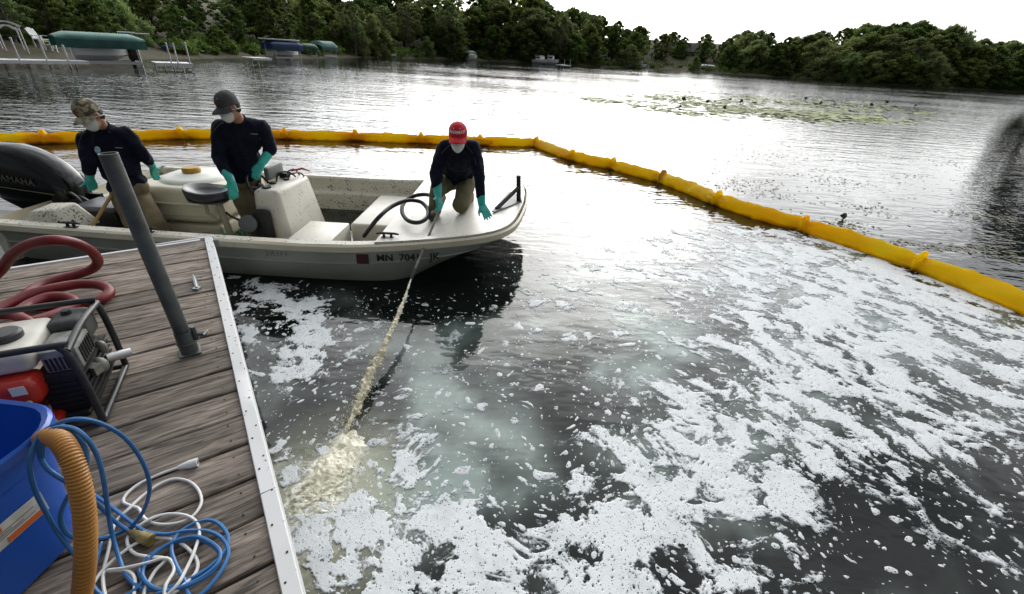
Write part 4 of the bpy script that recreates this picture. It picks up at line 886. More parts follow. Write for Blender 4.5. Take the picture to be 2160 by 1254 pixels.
k_ = MB(); k_.tube([WAND_B-dv*.12, WAND_B-dv*.03, WAND_B], [.017, .016, .011], 10); k_.build('nozzle', mat('nozzle_dark', (.03, .03, .03), .5, .4), wd)
k_ = MB(); k_.tube([WAND_A-dv*.16, WAND_A-dv*.02], .019, 10); k_.build('grip', mat('brass', (.25, .16, .07), .45, .5), wd)

# ------------------------------------------------------------------ people
SKIN = mat('skin', (.36, .19, .12), .55, var=.12, vscale=18)
NAVY = mat('navy_shirt', (.006, .008, .020), .85, var=.3, vscale=14, bump=.2, bscale=160, spec=.2)
KHAKI = mat('khaki', (.19, .155, .095), .9, var=.2, vscale=8, bump=.2, bscale=150, spec=.2)
OLIVE = mat('olive_trousers', (.15, .135, .075), .9, var=.2, vscale=8, bump=.2, bscale=150, spec=.2)
GLOVE = mat('teal_glove', (.035, .44, .38), .42, var=.12, vscale=20, bump=.15, bscale=60)
MASK = mat('mask_white', (.66, .69, .66), .8)
BOOT = mat('boot_olive', (.04, .038, .022), .7, var=.3, vscale=15)
HAIR = mat('dark_hair', (.018, .012, .008), .7)
PIPE = mat('grey_piping', (.11, .12, .14), .8)
EYE = mat('eye_dark', (.01, .008, .007), .3)
def finger_chain(mb, base, d, curl_ax, L, r, curl):
    p = Vector(base); dd = Vector(d).normalized()
    for k, f in enumerate((.45, .32, .23)):
        dd = (Matrix.Rotation(curl*(1 if k else .6), 3, curl_ax) @ dd); q = p+dd*L*f; mb.capsule(p, r*(1-.12*k), q, r*(1-.12*(k+1)), 8); p = q
def glove(parent, elbow, wrist, tip, palm_n, curl, s, thumb_side=1, cuff=.115, spread=.03):
    """gauntlet glove: cuff over the sleeve end, palm, four fingers and a thumb"""
    elbow, wrist, tip = Vector(elbow), Vector(wrist), Vector(tip); mb = MB()
    fa = (wrist-elbow).normalized(); hd = (tip-wrist); hl = .185*s; hd = hd.normalized()
    n_ = Vector(palm_n); n_ = (n_-hd*n_.dot(hd)).normalized(); side = hd.cross(n_).normalized()*thumb_side
    mb.capsule(wrist-fa*cuff*s, .048*s, wrist-fa*.02*s, .040*s); mb.capsule(wrist-fa*.03*s, .040*s, wrist+fa*.0, .036*s)
    kn = wrist+hd*.095*s
    for k in range(4):
        o_ = (k-1.5)*.021*s; mb.capsule(wrist+side*o_*.7+hd*.01*s, .019*s, kn+side*o_, .0165*s, 8)
        finger_chain(mb, kn+side*o_, hd+side*(k-1.5)*spread, side*(-1), (.082, .088, .080, .064)[3-k if thumb_side > 0 else 3-k]*s, .0125*s, curl)
    tb = wrist+hd*.03*s+side*.034*s; finger_chain(mb, tb, hd*.75+side*.75+n_*.25, hd.cross(side)*0+side.cross(hd), .085*s, .0125*s, -.25*thumb_side)
    return link('glove', fuse(mb, .0065*s, 2), GLOVE, parent)
def person(label, J, face, tilt, cap_mats, trouser, s=1.0, seed=1, boots=True, cap_text=None, knees_bag=1.0, face_up=(0, 0, 1)):
    J = {k: Vector(v) for k, v in J.items()}
    root = empty('person', (J['hip'].x, J['hip'].y, min(J['ankleL'].z, J['ankleR'].z)), 0, label, 'person')
    f = Vector(face).normalized(); u = Vector(face_up); u = (u-f*u.dot(f)).normalized(); u = Matrix.Rotation(tilt, 3, f) @ u; r = f.cross(u)
    HM = Matrix((r, f, u)).transposed()          # local: x right, y forward, z up
    hc = J['head']
    def H(x, y, z): return hc+HM @ Vector((x, y, z))*s
    # body: one skin
    b = MB(); b.ell(hc+HM @ Vector((0, -.008, .025))*s, (.076*s, .096*s, .105*s), HM); b.ell(H(0, .028, -.055), (.056*s, .062*s, .068*s), HM)
    b.capsule(H(0, .088, .012), .009*s, H(0, .106, -.022), .014*s, 8)
    for sx in (-1, 1): b.ell(H(sx*.078, -.008, -.005), (.010*s, .020*s, .032*s), HM); b.ell(H(sx*.034, .075, .012), (.02*s, .012*s, .009*s), HM)
    b.capsule(J['neck'], .06*s, H(0, -.025, -.06), .053*s)
    b.capsule(J['chest'], .095*s, J['belly'], .08*s); b.capsule(J['belly'], .08*s, J['hip'], .09*s)
    for q in 'LR':
        b.capsule(J['neck'], .045*s, J['sh'+q], .045*s); b.capsule(J['chest'], .08*s, J['sh'+q], .045*s)
        b.capsule(J['sh'+q], .052*s, J['el'+q], .040*s); b.capsule(J['el'+q], .040*s, J['wr'+q], .029*s); b.capsule(J['wr'+q], .026*s, J['wr'+q].lerp(J['ha'+q], .35), .010*s)
        b.capsule(J['hip'], .085*s, J['th'+q], .078*s); b.capsule(J['th'+q], .078*s, J['kn'+q], .06*s); b.capsule(J['kn'+q], .058*s, J['ankle'+q], .04*s); b.capsule(J['ankle'+q], .04*s, J['toe'+q], .032*s)
    link('body', fuse(b, .012, 3), SKIN, root)
    for sx in (-1, 1):
        e = MB(); e.ell(H(sx*.033, .086, .014), (.013*s, .007*s, .008*s), HM, 10, 6); e.build('eye', EYE, root)
    # hair: cap of short hair at back and sides
    h = MB(); h.ell(hc+HM @ Vector((0, -.026, .02))*s, (.083*s, .092*s, .095*s), HM); h.ell(H(0, -.055, -.03), (.066*s, .05*s, .055*s), HM); link('hair', fuse(h, .012, 2), HAIR, root)
    # shirt
    t = MB(); axis_ = (J['shL']-J['shR']).normalized()
    up_ = (J['neck']-J['belly']).normalized(); fw = axis_.cross(up_).normalized(); TM = Matrix((axis_, fw, up_)).transposed()
    t.ell(J['chest'], (.205*s, .135*s, .20*s), TM); t.ell(J['belly'], (.185*s, .135*s, .19*s), TM); t.ell(J['hem'], (.185*s, .14*s, .10*s), TM)
    t.capsule(J['neck'], .070*s, J['chest'], .13*s)
    for q in 'LR':
        t.capsule(J['neck']-up_*.02*s, .068*s, J['sh'+q], .075*s); t.capsule(J['chest'], .12*s, J['sh'+q], .075*s)
        t.capsule(J['sh'+q], .077*s, J['el'+q], .062*s); t.capsule(J['el'+q], .062*s, J['wr'+q]-(J['wr'+q]-J['el'+q]).normalized()*.10*s, .047*s)
    link('shirt', fuse(t, .012, 3, .017*s, 11, seed), NAVY, root)
    # collar / shoulder seam
    k = MB(); nd = (H(0, -.02, -.06)-J['neck']).normalized(); NM = nd.to_track_quat('Z', 'Y').to_matrix(); c0 = J['neck']+nd*.045*s
    k.tube([c0+NM @ Vector((.064*s*math.cos(a), .064*s*math.sin(a), 0)) for a in np.linspace(0, 2*PI, 21)[:-1]], .011*s, 7, closed=True); k.build('collar', NAVY, root)
    # light piping along the raglan sleeve seams
    for q in 'LR':
        k = MB(); a_ = J['neck']+(J['sh'+q]-J['neck'])*.35; fr_ = (hc-J['neck']); fr_ = Vector((f.x, f.y, 0)).normalized()
        pts_ = [a_+up_*.055*s, a_.lerp(J['sh'+q], .45)+fr_*.075*s+up_*.03*s, J['sh'+q].lerp(J['el'+q], .18)+fr_*.080*s, J['sh'+q].lerp(J['el'+q], .55)+fr_*.074*s]
        k.tube(spline(pts_, 5), .0022*s, 5); k.build('piping', PIPE, root)
    # trousers
    t = MB(); t.ell(J['hip'], (.175*s, .135*s, .13*s), TM)
    for q in 'LR':
        t.capsule(J['hip'], .12*s, J['th'+q], .108*s); t.capsule(J['th'+q], .106*s, J['kn'+q], .084*s*knees_bag); t.capsule(J['kn'+q], .084*s*knees_bag, J['ankle'+q], .066*s)
    link('trousers', fuse(t, .014, 4, .012*s, 8, seed+3), trouser, root)
    if boots:
        for q in 'LR':
            k = MB(); k.capsule(J['ankle'+q], .055*s, J['ankle'+q]+Vector((0, 0, -.03)), .055*s); k.capsule(J['ankle'+q]+Vector((0, 0, -.035)), .05*s, J['toe'+q], .042*s); link('boot', fuse(k, .012, 2), BOOT, root)
    # mask: moulded cup with strap
    rings = []
    for j, (a, dy) in enumerate(((1.0, 0), (.93, .016), (.72, .036), (.42, .052), (.10, .060))):
        rings.append([H(.066*a*math.cos(w_)*(1-.12*max(0, -math.sin(w_))), .062+dy-.030*abs(math.cos(w_))*a, -.052+.070*a*math.sin(w_)*(.95 if math.sin(w_) > 0 else 1.08)) for w_ in np.linspace(0, 2*PI, 21)[:-1]])
    k = MB(); k.loft(rings, caps=False); k.f.append(tuple(range(80, 100))); mk = k.build('mask', MASK, root, angle=80)
    k = MB(); k.tube([H(.079*math.sin(w_), -.012-.092*math.cos(w_), -.02-.02*math.cos(w_)) for w_ in np.linspace(-2.0, 2.0, 18)], .0035*s, 5); k.build('strap', MASK, mk)
    # cap
    crown, brimm = cap_mats; k = MB(); rings = []
    for j in range(9):
        a = PI/2*j/8*.985; rings.append([H(.089*math.cos(a)**.8*math.cos(w_), -.006+.106*math.cos(a)**.8*math.sin(w_), .045+.098*math.sin(a)+.004*math.cos(6*w_)*math.cos(a)) for w_ in np.linspace(0, 2*PI, 31)[:-1]])
    rings.insert(0, [H(.088*math.cos(w_), -.006+.105*math.sin(w_), .022+.008*max(0, -math.sin(w_))*-1) for w_ in np.linspace(0, 2*PI, 31)[:-1]])
    k.loft(rings, caps=False); k.f.append(tuple(range(len(k.v)-30, len(k.v)))); cp = k.build('cap', crown, root, angle=70)
    k = MB(); top = []; bot = []
    NB = 15
    rows_ = []
    for jj, ff in enumerate((0.0, .5, .85, 1.0)):
        row = []
        for i in range(NB):
            w_ = math.radians(22)+math.radians(136)*i/(NB-1); cx, cy = math.cos(w_), math.sin(w_)
            ext = .082*ff*max(0, math.sin((w_-math.radians(22))/math.radians(136)*PI))**.55
            row.append((.088*cx*(1+.02*ff), -.006+.104*cy+ext, .030-.012*ff-.30*(.088*cx)**2/.088-.020*ff*ff))
        rows_.append(row)
    nv = []
    for dz in (0, -.006):
        for row in rows_: nv += [H(x, y, z+dz) for x, y, z in row]
    n2 = NB*4; fs = []
    for jj in range(3):
        for i in range(NB-1):
            a = jj*NB+i; fs += [(a, a+1, a+NB+1, a+NB), (n2+a, n2+a+NB, n2+a+NB+1, n2+a+1)]
    rim = [3*NB+i for i in range(NB)]; fs += [(rim[i], rim[i+1], n2+rim[i+1], n2+rim[i]) for i in range(NB-1)]
    k.add(nv, fs); k.build('brim', brimm, cp, angle=80)
    k = MB(); k.ell(H(0, -.006, .143), (.010*s, .010*s, .006*s), HM, 8, 5); k.build('button', crown, cp)
    def on_dome(me, name, m, zc):
        for v in me.vertices:
            x, z = v.co.x, zc+v.co.y; q = min(.98, (x/.089)**2+((z-.045)/.098)**2); y = -.006+.106*math.sqrt(max(0, 1-q))**.92+.003+v.co.z; v.co = H(x, y, z)
        link(name, me, m, cp)
    if cap_text: on_dome(text_mesh(cap_text[0], .036, .0015, .0012) if cap_text[0] else bars(.07, .02), 'lettering', cap_text[1], .072)
    for sx in (-.03, .03):
        k = MB(); k.ell((0, 0, 0), (.004, .004, .002), None, 8, 4); me = k.mesh('eyelet'); on_dome(me, 'eyelet', MASK, .105); 
        for v in me.vertices: v.co += HM @ Vector((sx*s, 0, 0))
    return root, H, HM
def chest_patch(root, P, n_, mesh_, m, name, upv=(0, 0, 1)):
    n_ = Vector(n_).normalized(); u = Vector(upv); u = (u-n_*u.dot(n_)).normalized(); rgt = u.cross(n_)
    M = Matrix((rgt, u, n_)).transposed().to_4x4(); M.translation = P; mesh_.transform(M); link(name, mesh_, m, root)
def bars(w_, h_):           # a small embroidered line, too small to read
    q = MB(); rb = random.Random(3); x = -w_/2
    while x < w_/2:
        b_ = rb.uniform(.003, .007); q.box((x, -h_/2, 0), (x+b_, h_/2*rb.uniform(.4, 1), .0012)); x += b_+.002
    return q.mesh('print')
PALE = mat('pale_print', (.30, .33, .38), .8)

# middle person, grey cap, bent over the console
Z0 = -.02
Jm = dict(head=SY(482, 226, 4.36), neck=SY(506, 258, 4.50), chest=SY(508, 297, 4.56), belly=SY(511, 338, 4.62), hem=SY(510, 366, 4.64), hip=SY(514, 378, 4.66),
          shR=SY(464, 272, 4.50), elR=SY(463, 333, 4.42), wrR=SY(488, 384, 4.25), haR=SY(493, 412, 4.20), shL=SY(553, 271, 4.60), elL=SY(572, 314, 4.62), wrL=SY(552, 345, 4.48), haL=SY(541, 365, 4.42),
          thR=SY(503, 392, 4.66), thL=SY(530, 392, 4.70), knR=Vector((-2.93, 4.55, .34)), knL=Vector((-2.80, 4.62, .34)), ankleR=Vector((-2.94, 4.62, Z0+.09)), ankleL=Vector((-2.78, 4.72, Z0+.09)), toeR=Vector((-2.97, 4.44, Z0+.045)), toeL=Vector((-2.76, 4.54, Z0+.045)))
GREYCAP = mat('grey_cap', (.055, .055, .060), .85, var=.15, vscale=20, bump=.2, bscale=200)
pm, Hm, _ = person('person in dark long-sleeved shirt and grey cap standing at the skiff console', Jm, (-.36, -.84, -.26), .05, (GREYCAP, GREYCAP), KHAKI, .97, 3, cap_text=(None, mat('dark_red', (.22, .02, .02), .7)))
glove(pm, Jm['elR'], Jm['wrR'], Jm['haR'], (.6, -.7, 0), .35, 1.0, 1)
glove(pm, Jm['elL'], Jm['wrL'], Jm['haL'], (-.2, .4, -.9), .30, 1.0, -1, cuff=.115)
chest_patch(pm, SY(536, 283, 4.40), (.15, -1, .15), bars(.06, .008), PALE, 'chest_print')

# left person, camouflage cap, leaning over the stern
Jl = dict(head=SY(190, 243, 4.16), neck=SY(217, 273, 4.26), chest=SY(232, 312, 4.30), belly=SY(255, 355, 4.32), hem=SY(268, 388, 4.32), hip=SY(276, 400, 4.32),
          shR=SY(184, 294, 4.26), elR=SY(188, 342, 4.14), wrR=SY(189, 376, 4.18), haR=SY(200, 408, 4.22), shL=SY(263, 284, 4.32), elL=SY(302, 326, 4.40), wrL=SY(322, 352, 4.52), haL=SY(329, 380, 4.58),
          thR=SY(258, 415, 4.30), thL=SY(292, 415, 4.34), knR=Vector((-3.86, 4.14, .30)), knL=Vector((-3.66, 4.18, .30)), ankleR=Vector((-3.84, 4.24, Z0+.09)), ankleL=Vector((-3.64, 4.26, Z0+.09)), toeR=Vector((-3.90, 4.08, Z0+.045)), toeL=Vector((-3.62, 4.08, Z0+.045)))
CAMO = mat('camo_cap', (.30, .25, .155), .85, c2=(.06, .055, .035), vscale=20, lo=.47, hi=.56, detail=2); CAMOB = mat('camo_brim', (.36, .33, .24), .85, c2=(.14, .12, .08), vscale=24, lo=.45, hi=.7)
pl_, Hl, _ = person('person in dark shirt and camouflage cap standing beside the big tank', Jl, (-.16, -.88, -.34), .13, (CAMO, CAMOB), KHAKI, .97, 8, cap_text=(None, mat('dull_red', (.20, .06, .035), .8)))
glove(pl_, Jl['elR'], Jl['wrR'], Jl['haR'], (.8, -.5, 0), .30, .95, 1)
glove(pl_, Jl['elL'], Jl['wrL'], Jl['haL'], (0, .3, -1), .22, .95, -1, cuff=.115)
k_ = MB(); k_.lathe([(.001, 0), (.032, 0), (.032, .003), (.001, .004)], 20); chest_patch(pl_, SY(206, 317, 4.10), (-.2, -1, .25), k_.mesh('badge'), mat('badge_blue', (.10, .36, .48), .5, c2=(.45, .55, .6), vscale=40), 'badge')
chest_patch(pl_, SY(250, 312, 4.12), (.1, -1, .2), bars(.06, .008), PALE, 'chest_print')

# kneeling person, red cap
Zd = gz(-.6)+.016
Jk = dict(head=SY(966, 291, 4.26), neck=SY(967, 305, 4.46), chest=SY(966, 330, 4.62), belly=SY(966, 350, 4.78), hem=SY(966, 366, 4.88), hip=SY(963, 376, 4.94),
          shR=SY(935, 314, 4.46), elR=SY(920, 364, 4.36), wrR=SY(924, 412, 4.22), haR=SY(928, 436, 4.16), shL=SY(998, 314, 4.46), elL=SY(1011, 370, 4.36), wrL=SY(1016, 432, 4.27), haL=SY(1026, 458, 4.17),
          thR=SY(940, 386, 4.88), thL=SY(986, 386, 4.90), knR=SY(925, 398, 4.60), knL=SY(972, 440, 4.56), ankleR=SY(916, 446, 4.46), ankleL=Vector((-.56, 4.98, Zd+.06)), toeR=SY(911, 459, 4.30), toeL=Vector((-.56, 5.14, Zd+.03)))
Jk['knL'].z = Zd+.085; Jk['haL'].z = max(Jk['haL'].z, Zd+.02)
REDCAP = mat('red_cap', (.62, .012, .022), .75, var=.12, vscale=20)
pk, Hk, _ = person('person in dark shirt and bright red cap kneeling on the bow deck', Jk, (.03, -.98, -.10), .0, (REDCAP, REDCAP), OLIVE, .97, 14, cap_text=('YAMAHA', MASK), knees_bag=1.05)
glove(pk, Jk['elR'], Jk['wrR'], Jk['haR'], (.5, -.6, -.6), .55, 1.0, 1)
glove(pk, Jk['elL'], Jk['wrL'], Jk['haL']+Vector((.03, -.02, -.01)), (0, .25, -1), .10, 1.0, -1, spread=.10)

# ------------------------------------------------------------------ the dock
DZ = .5
E_ = Vector((.590, -.807, 0)).normalized(); Pd = Vector((-.793, -.609, 0)).normalized(); C0 = Vector((-2.55, 3.42, 0))
dock = empty('wooden_dock', (C0.x, C0.y, 0), 0, 'weathered wooden plank dock with white painted edge boards', 'dock')
def wood_mat():
    m = bpy.data.materials.new('weathered_plank'); m.use_nodes = True; t = m.node_tree; n = t.nodes.new; L = t.links.new; b = t.nodes['Principled BSDF']; b.inputs['Roughness'].default_value = .75; b.inputs['Specular IOR Level'].default_value = .3
    tcn = n('ShaderNodeTexCoord'); oi = n('ShaderNodeObjectInfo'); ml = n('ShaderNodeMath'); ml.operation = 'MULTIPLY'; ml.inputs[1].default_value = 53; L(oi.outputs['Random'], ml.inputs[0])
    ad = n('ShaderNodeVectorMath'); ad.operation = 'ADD'; L(tcn.outputs['Object'], ad.inputs[0]); L(ml.outputs[0], ad.inputs[1])
    def nz(sx, sy, sc_, d, dist=0):
        mp = n('ShaderNodeMapping'); mp.inputs['Scale'].default_value = (sx, sy, 1); L(ad.outputs[0], mp.inputs[0]); x = n('ShaderNodeTexNoise'); x.inputs['Scale'].default_value = sc_; x.inputs['Detail'].default_value = d; x.inputs['Distortion'].default_value = dist; L(mp.outputs[0], x.inputs['Vector']); return x.outputs['Fac']
    grain = nz(.8, 8, 6, 6, 1.2); fine = nz(3, 40, 6, 4, .5); blot = nz(1.2, 3, 2.0, 4)
    r1 = n('ShaderNodeValToRGB'); r1.color_ramp.elements[0].position = .36; r1.color_ramp.elements[0].color = (.095, .079, .065, 1); r1.color_ramp.elements[1].position = .66; r1.color_ramp.elements[1].color = (.345, .29, .24, 1); L(grain, r1.inputs[0])
    x = n('ShaderNodeMix'); x.data_type = 'RGBA'; x.blend_type = 'MULTIPLY'; x.inputs[0].default_value = .6; L(r1.outputs[0], x.inputs[6]); r2 = n('ShaderNodeMapRange'); r2.inputs['From Min'].default_value = .3; r2.inputs['From Max'].default_value = .7; r2.inputs['To Min'].default_value = .6; r2.inputs['To Max'].default_value = 1.25; L(fine, r2.inputs['Value']); L(r2.outputs[0], x.inputs[7])
    y = n('ShaderNodeMix'); y.data_type = 'RGBA'; y.blend_type = 'MULTIPLY'; y.inputs[0].default_value = .7; L(x.outputs[2], y.inputs[6]); r3 = n('ShaderNodeMapRange'); r3.inputs['From Min'].default_value = .35; r3.inputs['From Max'].default_value = .65; r3.inputs['To Min'].default_value = .55; r3.inputs['To Max'].default_value = 1.3; L(blot, r3.inputs['Value']); L(r3.outputs[0], y.inputs[7])
    hs = n('ShaderNodeHueSaturation'); r4 = n('ShaderNodeMapRange'); r4.inputs['To Min'].default_value = .72; r4.inputs['To Max'].default_value = 1.25; L(oi.outputs['Random'], r4.inputs['Value']); L(r4.outputs[0], hs.inputs['Value']); L(y.outputs[2], hs.inputs['Color']); L(hs.outputs[0], b.inputs['Base Color'])
    bp = n('ShaderNodeBump'); bp.inputs['Strength'].default_value = .55; bp.inputs['Distance'].default_value = .004; ad2 = n('ShaderNodeMath'); ad2.operation = 'ADD'; L(grain, ad2.inputs[0]); L(fine, ad2.inputs[1]); L(ad2.outputs[0], bp.inputs['Height']); L(bp.outputs[0], b.inputs['Normal'])
    return m
WOOD = wood_mat()
rzp = math.atan2(Pd.y, Pd.x); PW, GAP = .186, .010; n_pl = 20
var_ = []
for k in range(3):
    q = MB(); rw = random.Random(k+40); ln = 3.4; st = 26; rings = []
    for i in range(st+1):
        x = ln*i/st; w0 = PW/2+rw.uniform(-.0015, .0015); zz = rw.uniform(-.0015, .0015); c_ = .002*(1 if k else -.5)
        rings.append([Vector((x, -w0, -.038)), Vector((x, w0, -.038)), Vector((x, w0, zz-.005)), Vector((x, w0-.005, zz)), Vector((x, 0, zz+c_)), Vector((x, -w0+.005, zz)), Vector((x, -w0, zz-.005))])
    q.loft(rings); me = q.mesh('plank', angle=30); me.materials.append(WOOD); var_.append(me)
kq = MB(); kq.lathe([(.0042, -.002), (.0042, .0010), (.001, .0012)], 8); scr = kq.mesh('screw'); scr.materials.append(mat('rusty_screw', (.03, .022, .018), .6, .3))
for i in range(n_pl):
    s0 = .035+PW/2+i*(PW+GAP); base = C0+E_*s0+Pd*.058
    o = bpy.data.objects.new('plank', var_[i % 3]); col.objects.link(o); o.parent = dock; o.location = base-dock.location+Vector((0, 0, DZ-.002*(i*7 % 3))); o.rotation_euler = (0, 0, rzp)
    for xx in (.06, 1.15):
        for yy in (-.05, .052):
            c = bpy.data.objects.new('screw', scr); col.objects.link(c); c.parent = o; c.location = (xx+.012*math.sin(i*3+yy*90), yy+.006*math.sin(i*5), .0008)
PAINT = dirty('chipped_white', (.66, .67, .67), speck=(.16, .14, .12), scale=55, thr=.73, gamt=.3, gscale=5, rough=.6, grime=(.42, .42, .40))
def edge_board(a, b, name):
    q = MB(); d = (b-a); L_ = d.length; nB = 24; rings = []; rw = random.Random(int(L_*100))
    for i in range(nB+1):
        c = a+d*(i/nB); j = [rw.uniform(-.002, .002) for _ in range(3)]; inn = Pd
        rings.append([c+inn*(.058)+Vector((0, 0, DZ-.06)), c+inn*.058+Vector((0, 0, DZ+.008+j[0])), c+inn*.055+Vector((0, 0, DZ+.012+j[0])), c+inn*.006+Vector((0, 0, DZ+.013+j[1])), c+inn*.002+Vector((0, 0, DZ+.010+j[1])), c+inn*(.0+j[2])+Vector((0, 0, DZ-.004)), c+Vector((0, 0, DZ-.17)), c+inn*.03+Vector((0, 0, DZ-.17)), c+inn*.03+Vector((0, 0, DZ-.06))])
    q.loft(rings); return q.build(name, PAINT, dock, angle=35)
jx = C0+E_*2.885
edge_board(C0, jx-E_*.002, 'edge_board'); edge_board(jx+E_*.002, C0+E_*4.2, 'edge_board')
rsn = random.Random(9)
for i in range(30):
    s0 = .12+i*.112+rsn.uniform(-.035, .035); c = bpy.data.objects.new('screw', scr); col.objects.link(c); c.parent = dock; q_ = C0+E_*(s0+.02*math.sin(i*7))+Pd*(.018 if i % 2 else .042); c.location = Vector((q_.x, q_.y, DZ+.0128))-dock.location
q = MB(); a = C0+Pd*.0; b = C0+Pd*3.6
q.loft([[c+E_*.0+Vector((0, 0, DZ-.15)), c+Vector((0, 0, DZ+.010)), c+E_*.03+Vector((0, 0, DZ+.010)), c+E_*.03+Vector((0, 0, DZ-.15))] for c in (a+Pd*.09, b)]); q.build('end_board', PAINT, dock, bevel=.003)
q = MB(); q.loft([[c-E_*.026+Vector((0, 0, DZ-.05)), c-E_*.026+Vector((0, 0, DZ+.016)), c-E_*.002+Vector((0, 0, DZ+.016)), c-E_*.002+Vector((0, 0, DZ-.05))] for c in (C0-Pd*.01, C0+Pd*.42)]); q.build('bumper_strip', PAINT, dock, bevel=.004)
q = MB(); q.lathe([(.02, -.03), (.028, .0), (.02, .03), (.001, .03)], 12, Matrix.Translation(C0+E_*.10-Pd*.02+Vector((0, 0, DZ-.01)))); q.build('bumper_knob', mat('grey_rubber', (.2, .2, .19), .7), dock)
for k in range(3):
    q = MB(); a = C0+Pd*(.25+k*1.2)+E_*.06; b = a+E_*4.1; q.loft([[c-Pd*.03+Vector((0, 0, DZ-.22)), c+Pd*.03+Vector((0, 0, DZ-.22)), c+Pd*.03+Vector((0, 0, DZ-.05)), c-Pd*.03+Vector((0, 0, DZ-.05))] for c in (a, b)]); q.build('joist', WOOD, dock)
def plat(v, z=DZ): return Vector((v.x, v.y, z))
# dock pole
PB = Vector((-1.712, 1.885, DZ)); pole = empty('dock_pole', PB, 0, 'dark grey steel pipe standing upright through the dock', 'pole')
M_galv = mat('grey_steel', (.095, .105, .10), .40, .35, var=.25, vscale=9, bump=.1, bscale=60)
tp = Vector((-1.752, 1.885, 1.535)); dvp = (tp-PB)
rings = []
for r_, t0 in ((.044, -.5), (.044, 1.0), (.038, 1.0), (.038, .93), (.001, .93)):
    pass
k_ = MB(); MM = Matrix.Translation(PB) @ dvp.to_track_quat('Z', 'Y').to_matrix().to_4x4(); Lp = dvp.length
k_.lathe([(.001, -.9), (.035, -.9), (.035, Lp), (.030, Lp), (.030, Lp-.12), (.001, Lp-.12)], 28, MM); pip = k_.build('pipe', M_galv, pole, angle=50)
k_ = MB(); k_.ell(MM @ Vector((-.010, -.035, Lp-.165)), (.012, .006, .012), None, 10, 6); k_.build('pin_hole', mat('bright_zinc', (.5, .5, .5), .35, .8), pip)
k_ = MB(); k_.lathe([(.042, .0), (.042, .13), (.040, .135), (.0365, .135), (.0365, .0)], 28, Matrix.Translation(PB+Vector((0, 0, .001)))); sl = k_.build('sleeve', M_galv, pole)
k_ = MB(); k_.lathe([(.043, .055), (.046, .06), (.046, .066), (.043, .071)], 28, Matrix.Translation(PB)); k_.build('weld_ring', M_galv, sl)
k_ = MB(); k_.box((-.05, -.046, 0), (.05, .046, .008), Matrix.Translation(PB) @ Matrix.Rotation(rzp, 4, 'Z')); k_.build('base_plate', M_galv, pole, bevel=.003)
k_ = MB(); d1 = Vector((.8, .25, 0)).normalized(); c = PB+Vector((0, 0, .105)); k_.tube([c+d1*.05, c+d1*.105], .010, 8); k_.tube([c+d1*.098+Vector((-.01, .03, .0)), c+d1*.098+Vector((.01, -.03, .012))], .006, 7); k_.tube([c+d1*.05+Vector((0, 0, .05)), c+d1*.052-Vector((0, 0, .03))], .012, 6); k_.build('clamp_bolt', M_galv, pole)
k_ = MB(); a, b = S(407, 580, DZ+.02), S(415, 608, DZ+.012); k_.tube([a, a.lerp(b, .4), b], [.004, .013, .011], 8); k_.box((-.02, -.018, -.012), (.02, .018, .004), Matrix.Translation(b)); tag(k_.build('dock_pin', mat('zinc_grey', (.30, .32, .33), .4, .6)), 'small grey metal pin lying on the dock beyond the pole', 'pin')

# ------------------------------------------------------------------ red discharge hose
M_redh = mat('red_hose', (.16, .008, .012), .42, var=.2, vscale=12, bump=.15, bscale=120)
def zp(x, y, z, s=2.985, ox=0, oy=480): return S(ox+x/s, oy+y/s, z)
rh = [(-150, 430, .54), (-60, 330, .57), (10, 262, .62), (80, 170, .74), (180, 108, .83), (320, 80, .87), (450, 92, .83), (560, 140, .74), (615, 205, .63), (590, 255, .56), (500, 292, .535), (380, 322, .533), (260, 362, .532), (170, 420, .532), (150, 460, .534), (220, 492, .534), (350, 498, .533), (520, 484, .533), (640, 452, .535), (690, 402, .545), (630, 364, .56), (500, 358, .57), (350, 382, .58), (200, 420, .585), (60, 480, .58), (-80, 560, .57), (-220, 620, .56), (-200, 560, .60), (-60, 545, .60), (90, 540, .60), (190, 485, .60), (300, 442, .60), (410, 440, .59), (470, 472, .57), (430, 515, .56), (320, 560, .57), (180, 600, .58), (60, 625, .57), (-60, 660, .56)]
k_ = MB(); k_.tube(spline([zp(*p) for p in rh], 8), .030, 12); tag(k_.build('red_hose', M_redh), 'loose coils of dark red rubber hose on the dock', 'hose')
k_ = MB(); k_.tube(spline([zp(*p) for p in ((-90, 560, .66), (60, 545, .66), (160, 585, .655), (250, 650, .60), (330, 655, .56), (380, 610, .54))], 8), .028, 12); tag(k_.build('red_hose', M_redh), 'short length of red hose running down behind the pump frame', 'hose')

# ------------------------------------------------------------------ petrol water pump
FB, NB_ = Vector((-1.92, 1.72, DZ)), Vector((-1.73, 1.36, DZ)); ew = (NB_-FB).normalized(); el = Vector((ew.y, -ew.x, 0)).normalized(); el = el if el.x < 0 else -el
pump = empty('water_pump', (FB.x, FB.y, DZ), 0, 'red and white petrol water pump in a black tube frame on the dock', 'pump')
M_tube = mat('black_tube', (.022, .023, .025), .42, spec=.5, var=.3, vscale=25)
def PL(l, w_, z): return FB+el*l+ew*w_+Vector((0, 0, z))         # l along the pump, w across, z above the dock
Wp = .41
FRM = [[(0, 0, .02), (-.005, 0, .2), (0, .0, .36), (.02, .01, .40), (.06, .015, .41), (.75, .015, .41)], [(0, Wp, .02), (-.005, Wp, .2), (0, Wp, .36), (.02, Wp-.01, .40), (.06, Wp-.015, .41), (.75, Wp-.015, .41)], [(0, .0, .02), (0, Wp, .02)], [(.0, .0, .385), (0, Wp*.5, .40), (0, Wp, .385)], [(0, 0, .02), (.75, 0, .02)], [(0, Wp, .02), (.75, Wp, .02)], [(.75, 0, .02), (.75, .0, .40)], [(.75, Wp, .02), (.75, Wp, .40)]]
